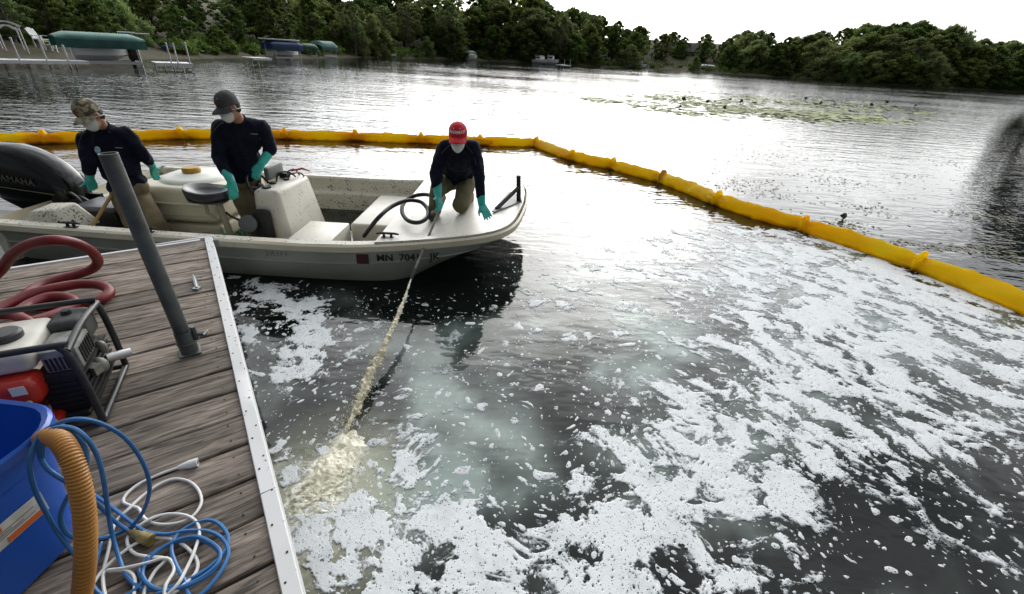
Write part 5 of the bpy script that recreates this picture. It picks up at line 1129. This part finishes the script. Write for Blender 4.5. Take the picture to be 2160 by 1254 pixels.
for fr in FRM:
    k_ = MB(); k_.tube(spline([PL(*p) for p in fr], 5), .0135, 10); k_.build('frame_tube', M_tube, pump)
def pbox(l0, l1, w0, w1, z0, z1): 
    M = Matrix((el, ew, Vector((0, 0, 1)))).transposed().to_4x4(); M.translation = FB; q = MB(); q.box((l0, w0, z0), (l1, w1, z1), M); return q
M_engine = mat('engine_black', (.010, .010, .010), .55, var=.4, vscale=20); M_guard = mat('guard_grey', (.26, .26, .24), .5, .3, var=.3, vscale=22)
M_tankw = mat('dirty_white_plastic', (.62, .61, .55), .45, c2=(.40, .36, .27), vscale=9, lo=.5, hi=.8)
pbox(.05, .72, .06, .36, .02, .05).build('base', M_engine, pump, bevel=.01)
ft = pbox(.135, .52, .05, .36, .285, .385).build('fuel_tank', M_tankw, pump, bevel=.035, bseg=4)
k_ = MB(); k_.lathe([(.052, .0), (.054, .008), (.054, .024), (.046, .032), (.001, .034)], 24, Matrix.Translation(PL(.235, .22, .385)))
k_.build('fuel_cap', mat('cap_grey', (.035, .037, .042), .5), ft)
gd = pbox(.005, .125, .17, .335, .25, .355).build('muffler_guard', M_guard, pump, bevel=.012)
for i in range(7):
    pbox(.016+.0145*i, .024+.0145*i, .332, .3375, .262, .322).build('slot', M_engine, gd)
for i in range(6):
    pbox(.0, .0035, .185+.023*i, .196+.023*i, .265, .34).build('slot', M_engine, gd)
pbox(.02, .15, .0, .155, .26, .385).build('air_cleaner', mat('dull_grey_plastic', (.055, .056, .054), .55, var=.3, vscale=16), pump, bevel=.03, bseg=3)
k_ = MB(); k_.lathe([(.02, 0), (.016, .018), (.001, .02)], 10, Matrix.Translation(PL(.09, .07, .385))); k_.build('wing_nut', M_engine, pump)
pbox(.02, .17, .05, .345, .05, .255).build('engine_block', M_engine, pump, bevel=.02)
for i in range(6): pbox(.01, .15, .035, .352, .09+.027*i, .098+.027*i).build('cooling_fin', M_engine, pump)
k_ = MB(); k_.tube([PL(.02, .10, .14), PL(-.06, .055, .125)], .022, 14); k_.build('exhaust_pipe', mat('bright_alu', (.6, .6, .6), .3, .7), pump)
k_ = MB(); k_.ell(PL(.012, .20, .17), (.035, .03, .04), None, 12, 8); k_.ell(PL(.01, .12, .22), (.025, .02, .03), None, 10, 6); k_.box((-.03, -.02, -.02), (.03, .02, .02), Matrix.Translation(PL(.012, .27, .2))); k_.build('carburettor', mat('cast_grey', (.22, .22, .19), .5, .4, var=.3, vscale=20), pump)
M_redp = mat('pump_red', (.42, .022, .012), .32, var=.15, vscale=8, spec=.5)
pbox(.135, .62, .29, .425, .16, .285).build('shroud', M_redp, pump, bevel=.04, bseg=3)
k_ = MB(); RM = Matrix((el, Vector((0, 0, 1)), ew)).transposed().to_4x4(); RM.translation = PL(.36, .30, .13); k_.lathe([(.16, -.1), (.165, .05), (.15, .08), (.10, .095), (.001, .095)], 26, RM); k_.build('volute', M_redp, pump)
pbox(.13, .62, .28, .42, .015, .08).build('foot', M_redp, pump, bevel=.02)
pbox(.16, .205, .4255, .427, .235, .275).build('sticker', MATS['mask_white'], pump)
pbox(.20, .46, .418, .428, .085, .15).build('recoil_recess', M_engine, pump, bevel=.01)
k_ = MB(); k_.tube(spline([PL(.17, .43, .19), PL(.14, .445, .13), PL(.11, .45, .07), PL(.09, .44, .03)], 6), .009, 8); k_.ell(PL(.17, .435, .195), (.014, .014, .014), None, 8, 6); k_.build('throttle_linkage', mat('cast_grey', (.22, .22, .19), .5, .4), pump)

# ------------------------------------------------------------------ blue tub
M_blue = mat('blue_plastic', (.010, .080, .40), .32, var=.15, vscale=2.5, spec=.5)
TB = empty('blue_tub', (-1.70, .62, DZ), math.radians(-4), 'big blue plastic storage tub on the dock holding the ribbed hose', 'tub')
def rrect(hx, hy, r, n=6, bow=0.0):
    pts = []
    for cx, cy, a0 in ((hx-r, hy-r, 0), (-hx+r, hy-r, PI/2), (-hx+r, -hy+r, PI), (hx-r, -hy+r, 3*PI/2)):
        for i in range(n+1): a = a0+PI/2*i/n; pts.append([cx+r*math.cos(a), cy+r*math.sin(a)])
    return pts
def tub_ring(f, z): return [Vector((x, y, z)) for x, y in rrect(.345*f, .40*f, .14)]
k_ = MB(); prof_ = [(.80, .0), (.83, .012), (.90, .25), (.935, .36), (.955, .37), (.97, .43), (1.0, .435), (1.0, .46), (.985, .468), (.955, .462), (.945, .43), (.92, .36), (.87, .22), (.80, .03), (.05, .028)]
k_.loft([tub_ring(f, z) for f, z in prof_]); k_.build('shell', M_blue, TB, world=False, angle=28)
k_ = MB()
for sx in (-1, 1): k_.tube([Vector((sx*.12, -.385, .45)), Vector((sx*.12, -.43, .40))], .01, 6)
k_.box((-.14, -.44, .385), (.14, -.425, .415)); k_.build('handle', M_blue, TB, world=False)
k_ = MB(); lx = .345*.93; 
def on_tub(y, z): f = .83+(.935-.83)*(z-.012)/(.348); return Vector((.345*f+.0022, y, z))
def patch(y0, y1, z0, z1, m, name, off=0.0, par=TB):
    k_ = MB(); v = [on_tub(y0, z0), on_tub(y1, z0), on_tub(y1, z1), on_tub(y0, z1)]; o_ = Vector((off, 0, 0)); k_.add([p+o_ for p in v]+[p+o_+Vector((.0012, 0, 0)) for p in v], [(0, 3, 2, 1), (4, 5, 6, 7), (0, 1, 5, 4), (1, 2, 6, 5), (2, 3, 7, 6), (3, 0, 4, 7)]); return k_.build(name, m, par, world=False)
LBL = mat('label_white', (.50, .49, .44), .6, var=.15, vscale=30); ORG = mat('label_orange', (.55, .12, .02), .6)
patch(.03, .23, .205, .285, LBL, 'label'); patch(.03, .12, .262, .283, ORG, 'label_band', .0016); patch(.12, .225, .208, .228, ORG, 'label_band', .0016); patch(.045, .085, .212, .230, MATS['ink'], 'label_barcode', .0016)
for k_i in range(4): patch(.05, .20-.03*(k_i % 3), .236+.0065*k_i, .2385+.0065*k_i, mat('label_grey', (.2, .2, .19), .7), 'label_line', .0016)
# ribbed suction hose
rp = spline([S(40, 985, .62), S(70, 945, .82), S(98, 922, .985), S(122, 925, 1.04), S(146, 958, 1.03), S(163, 1005, .98), S(176, 1065, .90), S(181, 1130, .80), S(179, 1200, .68), S(171, 1262, .57), S(150, 1330, .545)], 40)
rad = [.0235+.0020*math.sin(i*2*PI/5.0) for i in range(len(rp))]
k_ = MB(); k_.tube(rp, rad, 16); hs_ = k_.build('ribbed_hose', mat('amber_ribbed', (.36, .165, .032), .42, var=.15, vscale=6, spec=.45), angle=80); tag(hs_, 'ribbed orange suction hose coming out of the blue tub', 'hose')
# cords
def zc(x, y, z): return S(x*.3461, 820+y*.3461, z)
M_wc = mat('white_cord', (.66, .66, .64), .45, var=.1, vscale=10); M_bc = mat('blue_cord', (.025, .14, .36), .40, var=.15, vscale=10)
wc = empty('white_extension_cord', zc(1000, 900, DZ), 0, 'tangled white extension cord with its socket end lying on the dock', 'cord')
wp = [(1110, 474, .512), (1040, 497, .508), (960, 528, .508), (850, 580, .508), (775, 640, .508), (752, 690, .508), (800, 716, .51), (845, 732, .516), (880, 790, .51), (960, 826, .508), (1070, 822, .508), (1170, 782, .508), (1226, 700, .508), (1210, 620, .508), (1150, 566, .508), (1060, 552, .508), (960, 590, .508), (860, 662, .512), (780, 738, .518), (715, 800, .512), (680, 880, .51), (662, 980, .51), (635, 1090, .51), (628, 1180, .51), (645, 1270, .51), (700, 1330, .51), (600, 1310, .512), (555, 1230, .512), (620, 1115, .514), (740, 1005, .516), (850, 935, .514), (960, 908, .512), (1080, 932, .512), (1165, 995, .512), (1205, 1065, .51), (1185, 1135, .512), (1110, 1205, .518), (1040, 1256, .516), (900, 1300, .512), (880, 1240, .514), (940, 1120, .518), (1005, 1040, .522), (900, 1026, .516), (820, 1005, .512), (778, 950, .512), (790, 890, .512), (880, 815, .52), (990, 770, .516), (1110, 768, .516), (1190, 806, .518), (1216, 880, .518), (1185, 990, .524), (1140, 1090, .524), (1085, 1190, .528), (1010, 1262, .52), (1010, 1200, .525), (1060, 1110, .52), (1045, 1055, .52), (1000, 1034, .53), (900, 1062, .522), (760, 1094, .518), (650, 1110, .516), (770, 1112, .514), (820, 1160, .512), (815, 1260, .512), (800, 1400, .512)]
k_ = MB(); k_.tube(spline([zc(*p) for p in wp], 7), .0052, 8); k_.build('cord', M_wc, wc)
a, b = zc(1105, 476, .514), zc(1205, 448, .516); d1 = (b-a).normalized(); k_ = MB(); k_.tube([a-d1*.012, a, a.lerp(b, .3), a.lerp(b, .45), b], [.007, .010, .0135, .016, .017], 12); pg = k_.build('socket_end', M_wc, wc)
k_ = MB(); up_ = Vector((0, 0, 1)); sd_ = d1.cross(up_)
for q_ in (-.006, .006): k_.box((-.001, -.002, -.006), (.0012, .002, .006), Matrix.Translation(b+sd_*q_+d1*.0008) @ d1.to_track_quat('X', 'Z').to_matrix().to_4x4())
k_.build('socket_slots', M_engine, pg)
bc = empty('blue_extension_cord', zc(1200, 1000, DZ), 0, 'blue extension cord looped over the tub and coiled on the dock', 'cord')
b1 = [(470, 1030, .60), (380, 920, .68), (300, 790, .77), (215, 620, .88), (182, 450, .975), (235, 300, 1.02), (340, 218, 1.045), (480, 186, 1.05), (620, 215, 1.01), (760, 300, .94), (860, 430, .83), (908, 560, .73), (903, 670, .64), (855, 780, .56), (780, 855, .52), (680, 895, .515), (580, 916, .58), (450, 908, .66), (385, 850, .72), (372, 760, .78), (420, 650, .84), (500, 550, .90), (530, 440, .96), (500, 330, 1.01), (420, 255, 1.045), (330, 245, 1.05), (262, 300, 1.03), (243, 400, .98), (290, 490, .94), (390, 560, .90), (500, 620, .82), (600, 710, .68), (700, 810, .56), (800, 878, .515)]
b2 = [(262, 420, .97), (262, 310, 1.02), (335, 240, 1.055), (450, 246, 1.05), (545, 325, 1.01), (603, 440, .93), (636, 580, .83), (655, 720, .69), (682, 880, .57), (722, 1020, .52), (765, 1130, .512), (850, 1212, .512), (1000, 1222, .512), (1180, 1150, .514), (1310, 1060, .516), (1386, 960, .516), (1376, 870, .518), (1300, 806, .518), (1200, 816, .518), (1092, 880, .518), (1045, 970, .52), (1075, 1080, .518), (1130, 1180, .516), (1152, 1260, .512), (1220, 1260, .512), (1330, 1140, .516), (1392, 1010, .518), (1360, 920, .518), (1270, 870, .516), (1130, 868, .52), (1010, 888, .52), (880, 868, .518), (780, 800, .516), (670, 715, .514), (560, 640, .513)]
b3 = [(540, 1280, .512), (580, 1080, .512), (620, 940, .512), (560, 1180, .52), (700, 1290, .512), (860, 1190, .514), (850, 1100, .514), (925, 1010, .516), (1050, 945, .518), (1190, 918, .52), (1300, 960, .52), (1340, 1030, .518), (1290, 1120, .518), (1160, 1195, .52), (1000, 1232, .518), (900, 1190, .52), (870, 1110, .518), (950, 1000, .522), (1080, 925, .524), (1210, 905, .526), (1330, 975, .524), (1330, 1060, .524), (1230, 1150, .522), (1080, 1220, .52), (960, 1250, .518)]
for bb in (b1, b2, b3):
    k_ = MB(); k_.tube(spline([zc(*p) for p in bb], 7), .0062, 8); k_.build('cord', M_bc, bc)
a, b = zc(800, 878, .518), zc(925, 925, .518); d1 = (b-a).normalized(); k_ = MB(); k_.tube([a-d1*.01, a+d1*.012, a.lerp(b, .45), a.lerp(b, .5), b], [.008, .012, .015, .019, .020], 12); k_.build('connector', mat('olive_clear', (.27, .21, .07), .3, var=.4, vscale=40), bc)

# ------------------------------------------------------------------ foam on the water
FT = table(FOAM_T)/9
na, nr = 820, 760
az_ = np.linspace(math.radians(-48), math.radians(72), na); rr_ = .75*(12/.75)**np.linspace(0, 1, nr)
A_, R_ = np.meshgrid(az_, rr_); FX, FY = R_*np.sin(A_), R_*np.cos(A_)
d_ = sample(FT, FX, FY)
ib = inside_boom(FX, FY)
wxx = FX+.22*fbm2(FX*1.6, FY*1.6, 3, 31)+.05*fbm2(FX*6, FY*6, 2, 33); wyy = FY+.22*fbm2(FX*1.6+5, FY*1.6+3, 3, 35)+.05*fbm2(FX*6+9, FY*6, 2, 37)
strk = np.clip((FX-.9)/1.5, 0, 1); ux_ = wxx*.64-wyy*.77; uy_ = wxx*.77+wyy*.64   # drift lines run along the boom on the right
fA_ = fbm2(wxx*3.0, wyy*3.5, 6, 41, .68); fB_ = fbm2(ux_*2.6, uy_*4.4, 6, 141, .68)
big = (fA_*(1-strk)+fB_*strk)/np.sqrt((1-strk)**2+strk**2)
sm_ = np.sort(big.ravel()[::17]); cdf = np.interp(big, sm_, np.linspace(0, 1, len(sm_)))
cov = np.clip(d_*1.36-.17, 0, .96)
h1 = (cdf-(1-cov))*.10; lace = fbm2(wxx*11, wyy*12, 4, 43, .6); h1 = h1-.045*np.clip(lace*2.2+.02, 0, 1)
# loose flecks
wA, rA = worley(wxx*9, wyy*9, 51); wB, rB = worley(wxx*19+3, wyy*19, 53)
elong = fbm2(wxx*14, wyy*14, 3, 57)
keepA = rA < (.02+.5*np.clip(d_, 0, .55)); keepB = rB < (.10+.75*np.clip(d_, 0, .6)); wE, rE = worley(wxx*41+7, wyy*41, 55); keepE = rE < (.10+.6*np.clip(d_, 0, .6)); fA = (rA*7.3) % 1; fB = (rB*9.1) % 1; fE = (rE*5.7) % 1
hA = np.where(keepA, (.08+.36*fA**2+.30*elong-wA)*.035, -1); hB = np.where(keepB, (.07+.34*fB**2+.28*elong-wB)*.016, -1); hE = np.where(keepE & (d_ > .05), (.05+.36*fE**2+.2*elong-wE)*.008, -1)
hA = np.where(d_ < .05, -1, hA); hB = np.where(d_ < .05, -1, hB)
hh = np.maximum(np.maximum(h1, hE), np.maximum(hA, hB))
# burst bubbles: holes through the foam, open water showing
hC, rC = worley(wxx*26, wyy*26, 61); hD, rD = worley(wxx*60, wyy*60, 63)
dens = np.clip((d_-.5)*2.5, 0, 1)
hole = np.where(rC < .34, (.05+.30*rC*1.2)-hC, -1)*.03; hole2 = np.where(rD < .30, (.10+.6*rD)-hD, -1)*.012
near_ = np.clip((4.2-R_)/1.5, 0, 1)
hh = np.where((hole > 0) & (near_ > .1), np.minimum(hh, .002-hole*2), hh)
bub = .0007*np.clip(.45-hD, 0, 1)+.0018*fbm2(wxx*7, wyy*7, 3, 71)
zf = np.where(hh > 0, np.minimum(.0012+hh*.22, .0055)+bub*np.clip(hh/.006, 0, 1), hh)
zf = np.clip(zf, -.02, .02)
zf = np.where(ib < .04, -.05, zf)
hullx = (FX < .05) & (FY > np.interp(FX, [-5, -1.35, -.82, -.4, 0], [3.70, 3.72, 3.84, 4.2, 4.8])); zf = np.where(hullx, -.05, zf)
vz = zf.ravel(); Vf = np.stack([FX.ravel(), FY.ravel(), vz], -1)
jj, ii = np.meshgrid(np.arange(nr-1), np.arange(na-1), indexing='ij'); q = (jj*na+ii).ravel()
Ff = np.stack([q, q+na, q+na+1, q+1], -1); keep = vz[Ff].max(1) > -.001; Ff = Ff[keep]
used = np.unique(Ff); remap = -np.ones(len(Vf), int); remap[used] = np.arange(len(used))
fm = npmesh(bpy.data.meshes.new('foam'), Vf[used], remap[Ff]); sm(fm, 180)
thick = np.clip(np.where(hh > h1, .62, h1/.030), 0, 1).ravel()[used]; at_ = fm.attributes.new('thick', 'FLOAT', 'POINT'); at_.data.foreach_set('value', thick.astype(np.float32))
def foam_mat():
    m = bpy.data.materials.new('foam'); m.use_nodes = True; t = m.node_tree; n = t.nodes.new; L = t.links.new; b = t.nodes['Principled BSDF']; b.inputs['Roughness'].default_value = .55
    geo = n('ShaderNodeNewGeometry'); v = n('ShaderNodeTexVoronoi'); v.inputs['Scale'].default_value = 115; L(geo.outputs['Position'], v.inputs['Vector'])
    v2 = n('ShaderNodeTexVoronoi'); v2.inputs['Scale'].default_value = 190; L(geo.outputs['Position'], v2.inputs['Vector'])
    nz = n('ShaderNodeTexNoise'); nz.inputs['Scale'].default_value = 5; nz.inputs['Detail'].default_value = 4; L(geo.outputs['Position'], nz.inputs['Vector'])
    # a thin film is open lace with dark water in the cells, a thick one is closed froth
    a = n('ShaderNodeAttribute'); a.attribute_name = 'thick'
    nz2 = n('ShaderNodeTexNoise'); nz2.inputs['Scale'].default_value = 19; nz2.inputs['Detail'].default_value = 4; L(geo.outputs['Position'], nz2.inputs['Vector'])
    def m2(op, p, q):
        x_ = n('ShaderNodeMath'); x_.operation = op
        for k, s_ in ((0, p), (1, q)):
            if isinstance(s_, (int, float)): x_.inputs[k].default_value = s_
            else: L(s_, x_.inputs[k])
        return x_.outputs[0]
    t_in = m2('ADD', a.outputs['Fac'], m2('ADD', m2('MULTIPLY', m2('SUBTRACT', nz.outputs['Fac'], .5), 2.0), m2('MULTIPLY', m2('SUBTRACT', nz2.outputs['Fac'], .5), 1.2)))
    v3 = n('ShaderNodeTexVoronoi'); v3.inputs['Scale'].default_value = 34; L(geo.outputs['Position'], v3.inputs['Vector'])
    def cells(vt, lo, hi):           # 1 on the cell walls, 0 in the open cell; walls widen as the film thickens
        rr = n('ShaderNodeMapRange'); L(t_in, rr.inputs['Value']); rr.inputs['From Min'].default_value = -.1; rr.inputs['From Max'].default_value = .8; rr.inputs['To Min'].default_value = lo; rr.inputs['To Max'].default_value = hi
        sc_ = n('ShaderNodeSeparateColor'); L(vt.outputs['Color'], sc_.inputs[0]); lim = m2('MULTIPLY', rr.outputs[0], m2('ADD', m2('MULTIPLY', m2('MAXIMUM', m2('SUBTRACT', sc_.outputs[0], .55), 0.0), 2.6), .12))
        g = n('ShaderNodeMapRange'); L(m2('SUBTRACT', vt.outputs['Distance'], lim), g.inputs['Value']); g.inputs['From Min'].default_value = -.05; g.inputs['From Max'].default_value = .08; return g.outputs[0]
    wall = m2('MULTIPLY', cells(v, .80, .27), cells(v3, .62, .08))
    x = n('ShaderNodeMix'); x.data_type = 'RGBA'; x.inputs[6].default_value = (.42, .46, .47, 1); x.inputs[7].default_value = (.69, .72, .735, 1); L(t_in, x.inputs[0])
    L(x.outputs[2], b.inputs['Base Color'])
    ea = n('ShaderNodeMapRange'); ea.interpolation_type = 'SMOOTHSTEP'; L(m2('ADD', a.outputs['Fac'], m2('MULTIPLY', m2('SUBTRACT', nz.outputs['Fac'], .5), .5)), ea.inputs['Value']); ea.inputs['From Min'].default_value = -.02; ea.inputs['From Max'].default_value = .7; ea.inputs['To Min'].default_value = .12
    tr = n('ShaderNodeBsdfTransparent'); ms = n('ShaderNodeMixShader'); L(m2('MULTIPLY', wall, ea.outputs[0]), ms.inputs[0]); L(tr.outputs[0], ms.inputs[1]); L(b.outputs[0], ms.inputs[2]); L(ms.outputs[0], t.nodes['Material Output'].inputs[0])
    sb = n('ShaderNodeMath'); sb.operation = 'ADD'; L(v.outputs['Distance'], sb.inputs[0]); L(v2.outputs['Distance'], sb.inputs[1])
    bp = n('ShaderNodeBump'); bp.inputs['Strength'].default_value = .16; bp.inputs['Distance'].default_value = .0025; bp.invert = True; L(sb.outputs[0], bp.inputs['Height']); L(bp.outputs[0], b.inputs['Normal'])
    return m
foam = link('foam', fm, foam_mat()); tag(foam, 'white foam and bubbles drifting on the dark water inside the boom', 'foam', kind='stuff')

# ------------------------------------------------------------------ jet of slurry from the wand, and its splash
M_jet = mat('slurry', (.92, .87, .68), .2, c2=(.74, .60, .30), vscale=26, lo=.5, hi=.8, spec=.5)
_t = M_jet.node_tree; _b = _t.nodes['Principled BSDF']; _tr = _t.nodes.new('ShaderNodeBsdfTranslucent'); _ms = _t.nodes.new('ShaderNodeMixShader'); _ms.inputs[0].default_value = .12
_t.links.new(_b.inputs['Base Color'].links[0].from_socket, _tr.inputs[0]); _t.links.new(_b.outputs[0], _ms.inputs[1]); _t.links.new(_tr.outputs[0], _ms.inputs[2]); _t.links.new(_ms.outputs[0], _t.nodes['Material Output'].inputs[0])
HIT = Vector((-.90, 1.80, .01)); rj = np.random.RandomState(4)
path = [WAND_B.lerp(HIT, t)+Vector((.02*math.sin(5*t), 0, .10*t*(1-t)-.02*t*t)) for t in np.linspace(0, 1, 260)]
k_ = MB(); rings = []
T0 = (HIT-WAND_B).normalized(); ux = T0.orthogonal().normalized(); uy = T0.cross(ux)
for i, p in enumerate(path):
    t = i/259; r0 = .006+.020*t; ring_ = []
    lump = 1+.35*vn3(np.array([i*.11]), np.array([0.]), np.array([2.]), 3)[0]+.25*vn3(np.array([i*.33]), np.array([4.]), np.array([2.]), 5)[0]
    if t > .80: lump *= 1-.72*((t-.80)/.20)**.8
    off = ux*(.012*t*vn3(np.array([i*.07]), np.array([7.]), np.array([1.]), 8)[0])+uy*(.012*t*vn3(np.array([i*.07]), np.array([1.]), np.array([7.]), 9)[0])
    for k in range(18):
        a = 2*PI*k/18; q_ = vn3(np.array([math.cos(a)*2.6]), np.array([math.sin(a)*2.6]), np.array([i*.55]), 12)[0]+.35*(rj.rand()-.5)
        rr0 = r0*lump*(1+(.75+.75*t)*q_); ring_.append(p+off+(ux*math.cos(a)+uy*math.sin(a))*max(.002, rr0))
    rings.append(ring_)
k_.loft(rings)
def drop(c, r):
    o_ = Vector(c); k_.add([o_+Vector(v)*r for v in ((1, 0, 0), (-1, 0, 0), (0, 1, 0), (0, -1, 0), (0, 0, 1.3), (0, 0, -1.3))], [(0, 2, 4), (2, 1, 4), (1, 3, 4), (3, 0, 4), (2, 0, 5), (1, 2, 5), (3, 1, 5), (0, 3, 5)])
for i in range(900):
    t = rj.rand()**.6; p = path[int(t*259)]; s_ = .006+.045*t**2.2; drop(p+ux*rj.normal(0, s_)+uy*rj.normal(0, s_), .0015+.0045*rj.rand()**2)
tag(k_.build('slurry_jet', M_jet, angle=180), 'lumpy yellowish jet of slurry shooting from the wand to the water', 'jet', kind='stuff')
# splash: churned froth where the jet lands
nx, ny_ = 300, 400
sx, sy = np.meshgrid(np.linspace(-1.42, -.34, nx), np.linspace(.86, 2.08, ny_))
cx0 = -.90; lx = (sx-cx0)
core = np.exp(-((lx+.03*np.sin(sy*6))/(.085+.05*(1.9-sy)))**2)*np.clip((2.02-sy)/.16, 0, 1)*np.clip((sy-1.28)/.25, 0, 1)
ringd = np.hypot((lx+.03)/.38, (sy-1.38)/.47)
ringd = ringd+.42*fbm2(sx*4.5, sy*4.5, 4, 99, .6)
wrx = lx*math.cos(.3)+.10*fbm2(sx*4, sy*4, 3, 81); wry = sy+.10*fbm2(sx*4+3, sy*4, 3, 83)
ang_ = np.arctan2(sy-1.42, lx); swirl = fbm2(ringd*5.2+.7*fbm2(sx*5, sy*5, 3, 87), ang_*1.9, 4, 85)
lumps = np.abs(fbm2(wrx*17, wry*13, 4, 89)); crest = 1-2.2*lumps
spike = np.clip(fbm2(wrx*30, wry*24, 4, 91)*1.6+.35, 0, 2)
fine_ = fbm2(wrx*38, wry*30, 3, 95)
hz = core*(.006+.018*np.clip(fbm2(wrx*9, wry*6, 3, 94)*2+.35, 0, 1.2)+.010*np.clip(crest, 0, 1)*spike*.6+.004*fine_)+np.clip(1.12-ringd, 0, 1)*(.010*swirl+.005*np.clip(crest, -.3, 1)+.003*fine_+.001)
flow = fbm2(ringd*7+1.4*fbm2(sx*4, sy*4, 3, 97), ang_*1.3+.6*fbm2(sx*7, sy*7, 2, 98), 5, 96, .6)
mask_ = np.clip((1.15-ringd)*4, 0, 1)
hz = np.where(mask_ > 0, hz*mask_-.006*(1-mask_)-.0012, -.03); hz = np.maximum(hz, core*.008-.02)
Vs = np.stack([sx.ravel(), sy.ravel(), hz.ravel()], -1); jj, ii = np.meshgrid(np.arange(ny_-1), np.arange(nx-1), indexing='ij'); q = (jj*nx+ii).ravel()
Fs = np.stack([q, q+1, q+nx+1, q+nx], -1); Fs = Fs[hz.ravel()[Fs].max(1) > -.0005]; used = np.unique(Fs); remap = -np.ones(len(Vs), int); remap[used] = np.arange(len(used))
smh = npmesh(bpy.data.meshes.new('splash'), Vs[used], remap[Fs]); sm(smh, 180)
at_ = smh.attributes.new('core', 'FLOAT', 'POINT'); at_.data.foreach_set('value', np.clip(core*1.1+.25*np.clip(1-ringd, 0, 1), 0, 1).ravel()[used].astype(np.float32))
film = np.clip(core*1.7+np.clip(1.1-ringd, 0, 1)*(.35+2.6*flow+.9*fine_), 0, 1); at_ = smh.attributes.new('film', 'FLOAT', 'POINT'); at_.data.foreach_set('value', film.ravel()[used].astype(np.float32))
at_ = smh.attributes.new('flow', 'FLOAT', 'POINT'); at_.data.foreach_set('value', np.clip(.5+1.5*flow+.6*fine_, 0, 1).ravel()[used].astype(np.float32))
def froth_mat():
    m = bpy.data.materials.new('froth'); m.use_nodes = True; t = m.node_tree; n = t.nodes.new; L = t.links.new; b = t.nodes['Principled BSDF']; b.inputs['Roughness'].default_value = .22
    a = n('ShaderNodeAttribute'); a.attribute_name = 'core'; geo = n('ShaderNodeNewGeometry'); nz = n('ShaderNodeTexNoise'); nz.inputs['Scale'].default_value = 17; nz.inputs['Detail'].default_value = 5; nz.inputs['Distortion'].default_value = 1.2; L(geo.outputs['Position'], nz.inputs['Vector'])
    r = n('ShaderNodeMapRange'); r.inputs['From Min'].default_value = .35; r.inputs['From Max'].default_value = .68; fl = n('ShaderNodeAttribute'); fl.attribute_name = 'flow'; av = n('ShaderNodeMath'); av.operation = 'MULTIPLY_ADD'; av.inputs[1].default_value = .45; L(nz.outputs['Fac'], av.inputs[0]); hf = n('ShaderNodeMath'); hf.operation = 'MULTIPLY'; hf.inputs[1].default_value = .55; L(fl.outputs['Fac'], hf.inputs[0]); L(hf.outputs[0], av.inputs[2]); L(av.outputs[0], r.inputs['Value'])
    x = n('ShaderNodeMix'); x.data_type = 'RGBA'; x.inputs[6].default_value = (.80, .82, .76, 1); x.inputs[7].default_value = (.86, .81, .64, 1); L(a.outputs['Fac'], x.inputs[0])
    y = n('ShaderNodeMix'); y.data_type = 'RGBA'; L(r.outputs[0], y.inputs[0]); y.inputs[6].default_value = (.50, .49, .36, 1); L(x.outputs[2], y.inputs[7]); L(y.outputs[2], b.inputs['Base Color'])
    bp = n('ShaderNodeBump'); bp.inputs['Strength'].default_value = .3; bp.inputs['Distance'].default_value = .008; L(nz.outputs['Fac'], bp.inputs['Height']); L(bp.outputs[0], b.inputs['Normal'])
    fa = n('ShaderNodeAttribute'); fa.attribute_name = 'film'; tr = n('ShaderNodeBsdfTransparent'); ms = n('ShaderNodeMixShader'); L(fa.outputs['Fac'], ms.inputs[0]); L(tr.outputs[0], ms.inputs[1]); L(b.outputs[0], ms.inputs[2]); L(ms.outputs[0], t.nodes['Material Output'].inputs[0]); return m
tag(link('splash_froth', smh, froth_mat()), 'churning cream froth where the slurry jet hits the water by the dock', 'splash', kind='stuff')
k_ = MB()
for i in range(420):
    y = rj.uniform(1.3, 1.95); x = cx0+rj.normal(0, .11); drop((x, y, abs(rj.normal(.02, .035))), .0015+.004*rj.rand()**2)
tag(k_.build('splash_drops', M_jet, angle=180), 'droplets thrown up around the cream splash beside the dock', 'droplets', kind='stuff')
